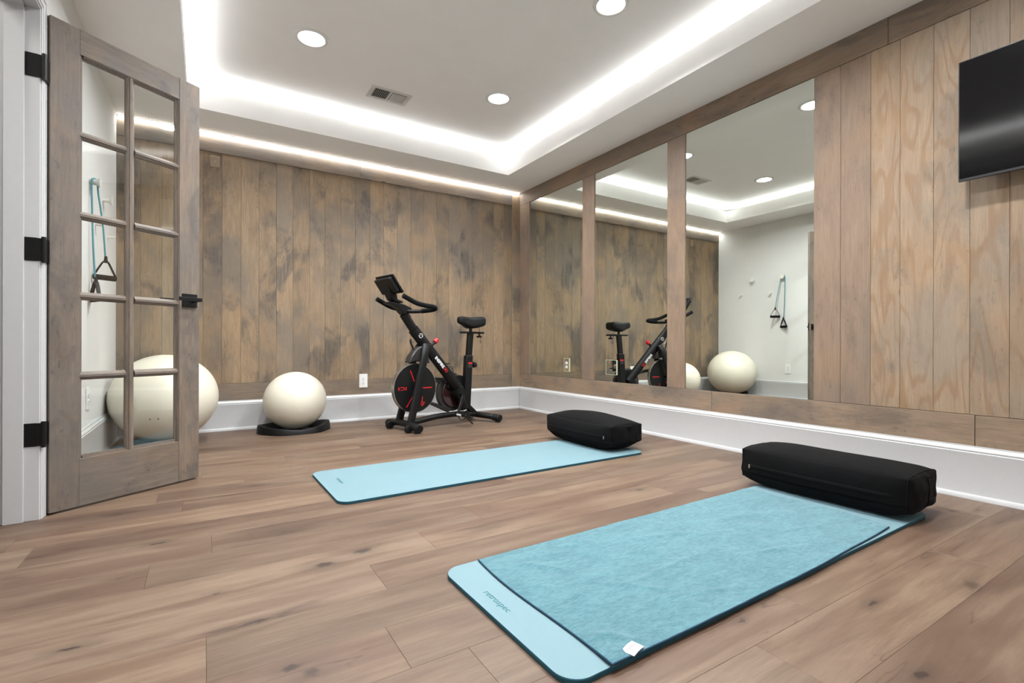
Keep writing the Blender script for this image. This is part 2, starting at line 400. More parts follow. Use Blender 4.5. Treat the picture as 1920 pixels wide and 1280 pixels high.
# back wall of vertical boards
struct(MB().box(XL-.12, XR+.15, YB+.02, YB+.12, -.06, ZC+.04).build('wall_back_core', M_gap))
seams = [XL, -.406, -.276, -.146, -.016,.111,.2426,.372,.502,.629,.760,.888,1.019,1.148,1.278,1.406,1.537,1.669,1.798,1.934,2.068,2.198,2.327,2.456,2.586,2.705,2.810]
wb = MB()
g = .0005
for i, (a, b) in enumerate(zip(seams[:-1], seams[1:])):
    dy = random.uniform(-.0008, .0012)
    wb.box(a+g, b-g, YB+.003+dy, YB+.0205, .3725, 2.1885)
struct(wb.build('wall_back', wood_board_z, bevel=.0010, seg=1))
r = MB(); r.box(XL, 1.19, YB, YB+.0205, 2.1905, ZS+.02); r.box(1.1915, 2.8085, YB, YB+.0205, 2.1905, ZS+.02)
r.box(XL, .60, YB, YB+.0205, .20, .371); r.box(.6015, 2.8085, YB, YB+.0205, .20, .371)
struct(r.build('trim_2', wood_rail_x, bevel=.0012, seg=1))
struct(MB().box(2.8115, XR+.02, YB-.0005, YB+.0205, .20, ZS+.02).build('trim_3', wood_board_z, bevel=.0012, seg=1))

# right wall: frame boards, mirror bays, pine boards
struct(MB().box(XR+.022, XR+.12, YN-.1, YB+.12, -.06, ZC+.04).build('wall_right_core', M_gap))
rr = MB(); rr.box(XR, XR+.0225, 1.1, YB-.001, 2.2, ZS+.02); rr.box(XR, XR+.0225, YN, 1.098, 2.2, ZS+.02)
rr.box(XR, XR+.0225, 2.112, YB-.001, .20, .3725); rr.box(XR, XR+.0225, .768, 2.110, .20, .3725); rr.box(XR, XR+.0225, YN, .766, .20, .3725)
struct(rr.build('trim_4', wood_rail_y, bevel=.0012, seg=1))
posts = [(4.322, YB-.001), (3.300, 3.460), (2.332, 2.491)]
pm = MB()
for a, b in posts: pm.box(XR, XR+.0225, a, b, .374, 2.1985)
struct(pm.build('trim_5', wood_post_z, bevel=.0012, seg=1))
ws = [1.454,1.316,1.175,1.048,.916,.786,.657,.527,.397,.267,.137,.007,-.123,-.253,-.383,-.513,-.643,YN]
w1, w2 = MB(), MB()
for i, (a, b) in enumerate(zip(ws[:-1], ws[1:])):
    dx = random.uniform(-.0004, .001)
    (w1 if i < 2 else w2).box(XR+.0025+dx, XR+.0225, b+g, a-g, .3745, 2.1985)
struct(w1.build('trim_6', wood_post_z, bevel=.0009, seg=1))
struct(w2.build('wall_right', wood_pine_z, bevel=.0010, seg=1))
bays = [(3.460, 4.322, 'tall narrow wall mirror beside the room corner, outlet plate near its bottom', 1),
        (2.491, 3.300, 'middle wall mirror between two wooden posts, reflecting the bike seat', 2),
        (1.454, 2.332, 'wall mirror nearest the television boards, reflecting the hooks and large ball', 3)]
for a, b, lab, i in bays:
    t = thing('wall_mirror', (XG, (a+b)/2, .374), lab, 'mirror', group='mirrors framed into the wooden wall')
    hw = (b-a)/2-.001
    MB().box(0, .002, -hw, hw, .0005, 1.8245).build('mirror_glass', M_mirror, t)
    MB().box(.0021, .006, -hw, hw, .0005, 1.8245).build('backing', M_mirror_edge, t)

# left wall (painted) with the doorway, near wall, hall
wl = MB(); T = .115
wl.box(XL-T, XL, DY1+.02, YB+.0195, -.05, ZC+.04); wl.box(XL-T, XL, YN, DY0-.02, -.05, ZC+.04); wl.box(XL-T, XL, DY0-.02, DY1+.02, DZ+.02, ZC+.04)
struct(wl.build('wall_left', M_wall))
struct(MB().box(XL-.2, XR+.12, YN-.1, YN, -.05, ZC+.04).build('wall_front', M_wall))
wh = MB(); wh.box(HX-.1, HX, HY0, HY1, 0, 2.5); wh.box(HX, XL-T, HY0-.1, HY0, 0, 2.5); wh.box(HX, XL-T, HY1, HY1+.1, 0, 2.5); wh.box(HX-.1, XL-T-.001, HY0-.1, HY1+.1, 2.44, 2.5)
struct(wh.build('wall_hall', M_wall))
# door jamb, stop and casings
j = MB(); JX0 = XL-T-.002; JX1 = XL+.002
for y0, y1, sgn in ((DY1, DY1+.02, -1), (DY0-.02, DY0, 1)):
    j.box(JX0, JX1, y0, y1, 0, DZ+.02)
    ys = DY1-.011 if sgn < 0 else DY0; j.box(JX0+.018, XL-.042, ys, ys+.011, 0, DZ)
j.box(JX0, JX1, DY0, DY1, DZ, DZ+.02); j.box(JX0+.018, XL-.042, DY0, DY1, DZ-.011, DZ)
struct(j.build('trim_7', M_trim, bevel=.001, seg=1))
def casing(mb, x0, dirx, ya, yb, z1, prof=((.006, .012, .010), (.018, .045, .014), (.063, .028, .020))):
    """flat casing with raised backband round an opening, mitred by overlap free pieces"""
    for (off, ww, th) in prof:
        xa, xb = sorted((x0, x0+dirx*th))
        mb.box(xa, xb, yb+off, yb+off+ww, 0, z1+off+ww); mb.box(xa, xb, ya-off-ww, ya-off, 0, z1+off+ww)
        mb.box(xa, xb, ya-off, yb+off, z1+off, z1+off+ww)
c = MB(); casing(c, XL+.0005, 1, DY0, DY1, DZ, ((.006, .012, .006), (.018, .026, .0085), (.044, .012, .011))); casing(c, XL-T-.0005, -1, DY0, DY1, DZ)
struct(c.build('trim_8', M_trim, bevel=.0015, seg=2))

# baseboards
def base(name, p0, p1, inn):
    p0, p1, inn = V(p0), V(p1), V(inn); m = MB(); d = (p1-p0).normalized()
    prof = [(0, 0), (.024, 0), (.024, .012), (.020, .020), (.014, .022), (.014, .198), (.016, .203), (.016, .206), (.013, .209), (.015, .213), (.015, .217), (.009, .226), (.006, .230), (.006, .236), (0, .236)]
    m.prism(prof, lambda a, b, t: p0 + d*t + inn*a + V((0, 0, b)), 0, (p1-p0).length)
    return struct(m.build(name, M_trim, smooth=30))
base('baseboard_back', (XL, YB-.0006, 0), (XR, YB-.0006, 0), (0, -1, 0))
base('baseboard_right', (XR-.0006, YN, 0), (XR-.0006, YB-.025, 0), (-1, 0, 0))
base('baseboard_left', (XL+.0006, DY1+.092, 0), (XL+.0006, YB-.025, 0), (1, 0, 0))
base('baseboard_front', (XL, YN+.0006, 0), (XR, YN+.0006, 0), (0, 1, 0))
base('baseboard_hall', (HX+.0006, HY0, 0), (HX+.0006, HY1, 0), (1, 0, 0))

# ---------------------------------------------------------------- door leaf
ang = math.atan2(2.968-2.628, -.030+.525)
D = bpy.data.objects.new('door_1', None); COL.objects.link(D); D.location = (-.525, 2.628, 0); D.rotation_euler = (0, 0, ang); struct(D)
DW, DT, Z0, Z1 = .605, .036, .008, 1.990
# local: x along the leaf, y+ = away from camera, front face y=0
MB().box(0, .099, 0, DT, Z0, Z1).build('stile', wood_door_z, D, bevel=.0015, seg=1)
MB().box(.505, DW, 0, DT, Z0, Z1).build('stile', wood_door_z, D, bevel=.0015, seg=1)
MB().box(.0992, .5048, .0008, DT-.0008, 1.885, Z1-.0005).build('rail', wood_door_x, D, bevel=.0012, seg=1)
MB().box(.0992, .5048, .0008, DT-.0008, Z0+.0005, .205).build('rail', wood_door_x, D, bevel=.0012, seg=1)
# sticking (moulded edge) round the glazed field and muntins
zm = [1.553, 1.219, .883, .549]
mu = MB(); 
def bar(mb, horizontal, c, a, b, w=.034):
    prof = [(-w/2, .014), (-w/2+.004, .009), (-w*.2, .006), (-w*.14, .002), (w*.14, .002), (w*.2, .006), (w/2-.004, .009), (w/2, .014), (w/2, DT-.014), (w/2-.004, DT-.009), (w*.14, DT-.003), (-w*.14, DT-.003), (-w/2+.004, DT-.009), (-w/2, DT-.014)]
    if horizontal: mb.prism(prof, lambda p, q, t: V((t, q, c+p)), a, b)
    else: mb.prism(prof, lambda p, q, t: V((c+p, q, t)), a, b)
zlim = [.205, .549, .883, 1.219, 1.553, 1.885]
for z in zm:
    m = MB(); bar(m, True, z, .0995, .2745); bar(m, True, z, .3105, .5045); m.build('muntin', wood_door_x, D, smooth=35)
m = MB(); bar(m, False, .2925, .206, 1.884, .036); m.build('muntin', wood_door_z, D, smooth=35)
st = MB()
for (x, sg) in ((.0995, 1), (.5045, -1)):
    for (a0, a1, yy) in ((0, .004, .004), (.004, .009, .009), (.009, .013, .013)):
        xa, xb = sorted((x+sg*a0, x+sg*a1)); st.box(xa, xb, yy, DT-yy, .2055, 1.8845)
for (z, sg) in ((.2055, 1), (1.8845, -1)):
    for (a0, a1, yy) in ((0, .004, .004), (.004, .009, .009), (.009, .013, .013)):
        za, zb = sorted((z+sg*a0, z+sg*a1)); st.box(.113, .491, yy+.0003, DT-yy-.0003, za, zb)
st.build('moulding', wood_door_z, D)
for i in range(5):
    for (xa, xb) in ((.109, .2775), (.3075, .495)):
        lo = zlim[i]+(.008 if i == 0 else .0135); hi = zlim[i+1]-(.008 if i == 4 else .0135)
        MB().box(xa, xb, .0165, .0195, lo, hi).build('glass_pane', M_glass, D)
# hinges: one leaf on the jamb, one on the door edge
for zc in (1.757, 1.047, .331):
    h = MB()
    h.prism([(-.045,.010),(-.040,.003),(-.034,.0),(-.012,.0),(-.012,.09),(-.034,.09),(-.040,.087),(-.045,.080)], lambda a, b, t: V((a, t, zc-.045+b)), -.0026, -.0002)
    hl = MB()
    # jamb leaf is set in world directions: build in door space through the inverse rotation
    Rz = Matrix.Rotation(-ang, 3, 'Z')
    kn = V((-.533+.525, 2.612-2.628, 0))
    base_ = V((-.006, -.020, 0))
    jx = [(-.034, .0), (-.004, .0)]
    P = lambda wx, wy, z: Rz @ V((wx+.525, wy-2.628, 0)) + V((0, 0, z))
    poly = [(-.594,.010),(-.591,.003),(-.586,.0),(-.551,.0),(-.551,.09),(-.586,.09),(-.591,.087),(-.594,.080)]
    hl.prism(poly, lambda a, b, t: P(a, t, zc-.045+b), DY1-.0028, DY1-.0004)
    hp = P(-.540, 2.588, 0)
    hg = MB(); hg.v, hg.f, hg.mi = hl.v, hl.f, hl.mi
    # door-edge leaf on the hinge edge (x=0 plane)
    hg.prism([(.004,.0),(.026,.0),(.031,.003),(.034,.010),(.034,.080),(.031,.087),(.026,.09),(.004,.09)], lambda a, b, t: V((t, a, zc-.045+b)), -.0028, -.0003)
    hb = bpy.data.objects
    ho = hg.build('hinge', M_black, D, bevel=.0006, seg=1)
    kx = P(-.5325, 2.5840, 0)
    k2 = MB(); k2.cyl((kx.x, kx.y, zc-.050), (kx.x, kx.y, zc+.050), .0075, n=16)
    k2.tube([(kx.x, kx.y, zc), (-.0015, .006, zc)], .0445, n=4, up=(0, 0, 1), flat=.02) if False else None
    k2.obox(((kx.x-.0015)/2, (kx.y+.008)/2, zc), ((V((kx.x, kx.y))-V((-.0015, .008))).length, .0024, .088), Matrix.Rotation(math.atan2(.008-kx.y, -.0015-kx.x), 3, 'Z'))
    jp = P(-.553, DY1-.0015, 0)
    k2.obox(((kx.x+jp.x)/2, (kx.y+jp.y)/2, zc), ((kx-jp).length, .0024, .088), Matrix.Rotation(math.atan2(kx.y-jp.y, kx.x-jp.x), 3, 'Z'))
    k2.build('knuckle', M_black, ho, smooth=40)
    sc = MB()
    for dz in (-.03, 0, .03):
        a = P(-.572+(.01 if dz == 0 else 0), DY1-.0029, zc+dz); sc.cyl(a, a+Rz @ V((0, -.0006, 0)), .0035, n=12)
    sc.build('screw', M_chrome if False else M_blackpl, ho)
# lever handle
hd = MB(); hd.box(.518, .590, -.008, 0, .867, .933); ho = hd.build('handle', M_black, D, bevel=.001, seg=2)
lv = MB(); lv.cyl((.568, -.0085, .902), (.568, -.050, .902), .010, n=20); lv.box(.470, .582, -.058, -.050, .894, .912); lv.build('lever', M_black, ho, bevel=.001, seg=2)
h2 = MB(); h2.box(.518, .590, DT, DT+.008, .867, .933); h2.cyl((.568, DT+.008, .902), (.568, DT+.05, .902), .010, n=20); h2.box(.470, .582, DT+.05, DT+.058, .894, .912)
h2.build('handle', M_black, D, bevel=.001, seg=2)
MB().box(DW, DW+.002, .008, .028, .86, .945).build('latch_plate', M_black, D)

# ---------------------------------------------------------------- outlets
M_rim = plain('plate_rim', (196,200,176), .4, noise=.03)
def plate_rim(t, a, b, w=.0022):
    m = MB(); m.box(-a, a, -.0062, 0, b-w, b); m.box(-a, a, -.0062, 0, -b, -b+w); m.box(-a, -a+w, -.0062, 0, -b+w, b-w); m.box(a-w, a, -.0062, 0, -b+w, b-w)
    m.build('plate_edge', M_rim, t)
def outlet(name, loc, rotz, label, plate=None, mirror=False, group=None, pw=.0375, ph=.062):
    t = thing(name, loc, label, 'outlet', rotz, group)     # local: x across, -y towards the room
    MB().box(-pw, pw, -.006, 0, -ph, ph).build('cover_plate', plate or M_outlet, t, bevel=.003, seg=3)
    if plate is M_mirror: plate_rim(t, pw+.001, ph+.001)
    for s in (-1, 1):
        f = MB(); f.prism([(math.cos(a)*.0165, s*.0195+max(-.0125, min(.0125, math.sin(a)*.017))) for a in [2*PI*k/32 for k in range(32)]], lambda a, b, q: V((a, q, b)), -.0085, -.0058)
        fo = f.build('receptacle', M_outlet if plate is not wood_pl else plate, t)
        sl = MB(); sl.box(-.0075, -.0052, -.0088, -.0084, s*.0195-.002, s*.0195+.007); sl.box(.0052, .0075, -.0088, -.0084, s*.0195-.001, s*.0195+.006)
        sl.cyl((0, -.0084, s*.0195-.007), (0, -.0088, s*.0195-.007), .0026, n=12)
        sl.build('slot', M_slot if plate is not wood_pl else wood_pl, fo)
    MB().cyl((0, -.006, 0), (0, -.0072, 0), .003, n=12).build('screw', M_screws, t)
    return t
wood_pl = plain('tan_plate', (150,131,111), .6, noise=.06)
outlet('wall_outlet', (1.220, YB-.0002, .356), 0, 'white duplex outlet low on the back wall between small ball and bike')
outlet('wall_outlet', (.062, YB+.0025, 2.118), 0, 'tan painted outlet high on the back wall under the light strip', plate=wood_pl, pw=.031, ph=.044)
outlet('wall_outlet', (XL, 3.500, .385), PI/2, 'white duplex outlet low on the painted left wall near the large ball')
outlet('wall_outlet', (XG-.0005, 3.690, .496), -PI/2, 'mirror-faced duplex outlet set in the mirror beside the corner', plate=M_mirror)
t = thing('blank_plate', (XG-.0005, 3.085, .496), 'square mirror-faced blank plate at bottom corner of the middle mirror', 'cover plate', -PI/2)
MB().box(-.063, .063, -.005, 0, -.061, .061).build('plate', M_mirror, t)
plate_rim(t, .0645, .0625)
for sx in (-.023, .023):
    for sz in (-.042, .042): MB().cyl((sx, -.005, sz), (sx, -.0065, sz), .0032, n=12).build('screw', M_screws, t)
pg = MB(); pg.box(.018, .034, -.016, -.0052, .026, .042); pg.build('black_connector', M_blackpl, t, bevel=.003)

# ---------------------------------------------------------------- lights
def downlight(x, y, label):
    t = thing('recessed_light', (x, y, ZC), label, 'ceiling light', group='recessed lights in the tray ceiling')
    MB().lathe([(.075, -.0005), (.0755, -.005), (.079, -.0085), (.090, -.0085), (.096, -.005), (.098, -.0005), (.094, 0), (.077, 0)], n=48, closed=True).build('trim_ring', M_trimring, t, smooth=50)
    ln = MB(); ln.lathe([(0, -.0035), (.073, -.0035), (.0745, -.001), (0, -.001)], n=40)
    ln.build('lens', M_lens, t)
    L = bpy.data.lights.new('downlight', 'AREA'); L.shape = 'DISK'; L.size = .13; L.energy = P_DOWN; L.color = (.965, .985, 1); L.spread = math.radians(150)
    o = bpy.data.objects.new('downlight_lamp', L); COL.objects.link(o); o.parent = t; o.location = (0, 0, -.0045)
P_DOWN, P_COVE, P_WASH, P_HALL = 23.0, 21.0, 7.5, 8.0
for x, y, lb in ((.543, 3.172, 'round recessed ceiling light on the door side, in line with the vent'), (1.870, 3.195, 'round recessed ceiling light nearest the back right tray corner'),
                 (1.872, 1.990, 'round recessed ceiling light cut by the top edge of the photo'), (.543, 1.990, 'round recessed ceiling light above the doorway side, outside the frame'),
                 (.543, .80, 'round recessed ceiling light behind the camera on the door side'), (1.872, .80, 'round recessed ceiling light behind the camera near the television')):
    downlight(x, y, lb)
def area(name, loc, sx, sy, e, rot, spread=180, col=(.97, .985, 1), parent=None):
    L = bpy.data.lights.new(name, 'AREA'); L.shape = 'RECTANGLE'; L.size = sx; L.size_y = sy; L.energy = e; L.color = col; L.spread = math.radians(spread)
    o = bpy.data.objects.new(name, L); COL.objects.link(o); o.location = loc; o.rotation_euler = rot
    if parent: o.parent = parent
    return o
zl = ZF-.010
cx_, cy_ = (XT0+XT1)/2, (YT0+YT1)/2; LX, LY = XT1-XT0, YT1-YT0
for nm, lab, loc, sx, sy in (('a', 'white light strip hidden behind the back edge of the ceiling tray', (cx_, YT1+.045, zl), LX, .012), ('b', 'white light strip hidden behind the near edge of the ceiling tray', (cx_, YT0-.045, zl), LX, .012),
                    ('c', 'white light strip hidden behind the tray edge over the door wall', (XT0-.045, cy_, zl), .012, LY), ('d', 'white light strip hidden behind the tray edge over the mirror wall', (XT1+.045, cy_, zl), .012, LY)):
    t = thing('light_strip', loc, lab, 'light strip')
    MB().box(-sx/2, sx/2, -sy/2, sy/2, -.006, 0).build('strip_body', M_led, t)
    MB().box(-sx/2-.006*(sy > sx), sx/2+.006*(sy > sx), -sy/2-.006*(sx > sy), sy/2+.006*(sx > sy), ZS+t_-zl, -.0062).build('channel', M_trim, t)
    tl = math.radians(76); rot = {'a': (PI+tl, 0, 0), 'b': (PI-tl, 0, 0), 'c': (0, PI+tl, 0), 'd': (0, PI-tl, 0)}[nm]
    area('cove_lamp', {'a': (0, -.012, .003), 'b': (0, .012, .003), 'c': (.012, 0, .003), 'd': (-.012, 0, .003)}[nm], sx, sy, P_COVE*max(sx, sy)/2.6, rot, parent=t)
t = thing('light_strip', (1.18, YB-.010, ZS-.004), 'glowing white light strip under the soffit along top of the back wall', 'light strip')
Lw = XR-XL-.02
MB().box(-Lw/2, Lw/2, -.0065, .006, .0005, .003).build('mounting_channel', M_grey, t)
ds = MB()
n_ = 170
for k in range(n_):
    x = -Lw/2+Lw*(k+.5)/n_; ds.box(x-.0080, x+.0080, -.006, .002, -.003, -.0002)
ds.build('diode', M_led, t, kind='stuff')
area('wash_lamp', (0, -.002, -.0045), Lw, .012, P_WASH, (math.radians(12), 0, 0), parent=t)
hl_ = area('hall_fill_light', (-1.2, 2.15, 2.42), .5, .5, P_HALL, (0, 0, 0), col=(1, .97, .93))  # unseen fill added to brighten the hall and door jamb; no fixture there

# ceiling vent
t = thing('ceiling_vent', (1.160, 3.598, ZC), 'white rectangular ceiling vent with two banks of louvers', 'vent')
vw, vd = .151, .094
fr = MB(); 
fr.box(-vw, vw, -vd, -vd+.030, -.004, 0); fr.box(-vw, vw, vd-.030, vd, -.004, 0); fr.box(-vw, -vw+.032, -vd+.030, vd-.030, -.004, 0); fr.box(vw-.032, vw, -vd+.030, vd-.030, -.004, 0); fr.box(-.008, .008, -vd+.03, vd-.03, -.004, 0)
fr.build('frame', M_ventgrey, t, bevel=.0015, seg=2)
MB().box(-vw+.032, vw-.032, -vd+.030, vd-.030, -.0008, -.0001).build('backing', M_ventdark, t)
for s, lab in ((-1, 1), (1, -1)):
    lb_ = MB()
    for k in range(9):
        x = s*(.016+k*.0125); lb_.obox((x, 0, -.006), (.0095, 2*(vd-.031), .0009), Matrix.Rotation(math.radians(48*s), 3, 'Y'))
    lb_.build('louvers', M_ventgrey, t)
MB().cyl((vw-.014, -.03, -.004), (vw-.014, -.03, -.012), .004, n=12).build('lever', M_ventgrey, t)
for sx in (-1, 1): MB().cyl((sx*(vw-.02), 0, -.004), (sx*(vw-.02), 0, -.0052), .003, n=10).build('screw', M_screws, t)

# ---------------------------------------------------------------- television
t = thing('television', (XR-.088, .801, 1.405), 'black flat television mounted on the pine boards', 'television', 0)
TW, TH = .945, .528
MB().box(0, .010, -TW, 0, 0, TH).build('bezel', M_tvbody, t, bevel=.0015, seg=2)
MB().box(-.0008, .0002, -TW+.004, -.004, .012, TH-.004).build('screen', M_tv, t)
bs = MB(); bs.add([(.0102, -.012, .004), (.0102, -TW+.012, .004), (.0102, -TW+.012, TH-.01), (.0102, -.012, TH-.01), (.045, -.20, -.004+.02), (.045, -TW+.2, .016), (.045, -TW+.2, TH*.55), (.045, -.2, TH*.55)],
       [(0,1,2,3),(7,6,5,4),(0,4,5,1),(1,5,6,2),(2,6,7,3),(3,7,4,0)])
bs.build('back_shell', M_tvbody, t, bevel=.004, seg=2)
MB().box(.012, .030, -.30, -.22, -.006, .008).build('foot_bracket', M_blackpl, t, bevel=.001)
wmn = MB(); wmn.box(.075, .087, -.62, -.32, .12, .40); wmn.box(.046, .075, -.56, -.53, .15, .27); wmn.box(.046, .075, -.41, -.38, .15, .27); wmn.build('wall_mount', M_black, t)

# ---------------------------------------------------------------- yoga mats
def rrect(L, W, r, n=10):
    P = []
    for cx, cy, a0 in ((L/2-r, W/2-r, 0), (-L/2+r, W/2-r, 90), (-L/2+r, -W/2+r, 180), (L/2-r, -W/2+r, 270)):
        for k in range(n+1):
            a = math.radians(a0+90*k/n); P.append((cx+r*math.cos(a), cy+r*math.sin(a)))
    return P
def yoga_mat(c, L, W, rot, label, tx, tsize):
    t = thing('yoga_mat', (c[0], c[1], 0), label, 'yoga mat', math.radians(rot), 'aqua yoga mats on the floor')
    P = rrect(L, W, .055); n = len(P); m = MB()
    th = .0125
    def ring(off, z):
        return [(x*(1-off*2/L), y*(1-off*2/W), z) for x, y in P]
    rings = [ring(.001, .0003), ring(0, .002), ring(0, th-.002), ring(.001, th)]
    vs = [v for r_ in rings for v in r_]
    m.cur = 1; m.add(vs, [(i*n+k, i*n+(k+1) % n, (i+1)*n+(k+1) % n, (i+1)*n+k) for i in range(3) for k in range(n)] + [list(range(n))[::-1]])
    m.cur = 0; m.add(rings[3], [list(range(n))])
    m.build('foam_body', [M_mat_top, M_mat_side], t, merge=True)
    text('retrospec', tsize, frame((-L/2+tx, .055, th+.0003), (0, -1, 0), (1, 0, 0)), M_tealink, t, extrude=.0002, xs=1.1)
    return t
yoga_mat((1.410, 2.463), 1.868, .600, 1.1, 'aqua yoga mat with no towel on it, in front of the bike', .090, .027)
yoga_mat((1.532, 1.068), 1.86, .596, .9, 'aqua yoga mat lying under the blue towel, nearest the camera', .047, .028)

# towel
def towel():
    L, W = 1.412, .597; nx, ny = 280, 130
    x0, y0 = .722, .756
    import mathutils.noise as N
    vs = []; fs = []
    def edge(u, v):
        x = x0+L*u + .010*math.sin(v*5+1)*(1-u) + .006*math.sin(v*9)*u - .014*(1-u)*(1-v) + .038*u**8*math.sin(PI*v**.8) + .004*math.sin(v*23)*u**12; y = y0-.003+(W+.003)*v + u*.022 + .0012*math.sin(u*19)
        # the near edge sits a little back from the mat edge in the last third, as in the photo
        y += (1-v)*.024*max(0, (u-.5)*2)**1.5 - .006*v
        return x, y
    def h(u, v):
        x, y = edge(u, v)
        e = min(u*L, (1-u)*L, v*W, (1-v)*W); em = min(1, e/.03)
        w = .0045*max(0, N.noise(V((x*4.2, y*6.5, 1.3)))) + .0034*max(0, N.noise(V((x*11, y*9, 4.1)))) + .0012*N.noise(V((x*30, y*34, 2.1)))
        w += .010*math.exp(-((u*L)**2+(v*W)**2)/.006)
        for (ax, ay, bx, by, hh, ww) in ((.90,.98,1.45,1.02,.0045,.012),(.98,.90,1.30,.80,.0035,.012),(1.2,1.22,1.55,1.12,.0035,.014),(.80,1.28,.93,1.12,.004,.014),(1.42,.95,1.75,.85,.0035,.012),(1.6,1.2,1.95,1.1,.003,.014),(.92,1.05,1.12,.86,.0035,.012),(1.75,.98,2.0,.92,.003,.012),(.735,.86,.83,.80,.007,.016),(1.0,1.28,1.3,1.33,.003,.012)):
            A = V((ax, ay)); B = V((bx, by)); Pp = V((x, y)); tt = max(0, min(1, (Pp-A).dot(B-A)/(B-A).length_squared)); d = (Pp-(A+(B-A)*tt)).length + .004*N.noise(V((x*20, y*20, 0)))
            w += 1.5*hh*math.exp(-(d/ww)**2)*math.sin(PI*max(.05, min(.95, (Pp-A).dot(B-A)/(B-A).length_squared)))
        return .0132 + .0028 + w*(.35+.65*em)
    for i in range(nx+1):
        for k in range(ny+1):
            u, v = i/nx, k/ny; x, y = edge(u, v); vs.append((x, y, h(u, v)))
    for i in range(nx):
        for k in range(ny): a = i*(ny+1)+k; fs.append((a, a+ny+1, a+ny+2, a+1))
    t = thing('towel', (x0, y0, 0.0), 'turquoise microfibre towel with dark blue hem spread over the near mat', 'towel')
    m = MB(); m.add([(x-x0, y-y0, z) for x, y, z in vs], fs); nb = len(vs)
    # underside + rim
    bv = [(x-x0, y-y0, .0130) for (x, y, z) in vs]; m.add(bv, [(f[0], f[3], f[2], f[1]) for f in fs])
    o = m.build('cloth', M_towel, t, smooth=180)
    bd = [(0, 1-k/ny) for k in range(ny)]+[(i/nx, 0) for i in range(nx+1)]
    pts = []
    for u, v in bd[::2]:
        x, y = edge(u, v); pts.append((x-x0, y-y0, h(u, v)-.0002))
    hm = MB(); hm.tube(pts, .0023, n=8, up=(0, 0, 1)); hm.build('hem', M_hem, t, smooth=180)
    # white woven tag near the near-left corner
    a, b = V((.766-x0, .766-y0, 0)), V((.812-x0, .790-y0-.012, 0))
    ex = (V((.811, .776, 0))-V((.764, .762, 0))).normalized()
    tg = MB(); 
    org = V((.774-x0, .750-y0, .0205)); ey = V((-ex.y, ex.x, 0))
    def tp(p, q, up=0): return org+ex*p+ey*q+V((0, 0, up))
    N_ = 6; vv = []; ff = []
    for jx in range(N_+1):
        for jy in (0, 1): vv.append(tp(.046*jx/N_, .030*jy-.002, .002*math.sin(PI*jx/N_)+.0005*jy))
    for jx in range(N_): ff.append((2*jx, 2*jx+2, 2*jx+3, 2*jx+1))
    tg.add(vv, ff); to = tg.build('woven_tag', M_tagwhite, t, smooth=180, label='white woven tag sewn on the hem')
    sm = to.modifiers.new('s', 'SOLIDIFY'); sm.thickness = .0007
    text('EVOLVE', .0105, frame(tp(.023, .017, .0032), ex, ey), M_taggrey, to, extrude=.0002)
    text('o', .008, frame(tp(.027, .008, .0032), ex, ey), M_taggrey, to, extrude=.0002)
towel()

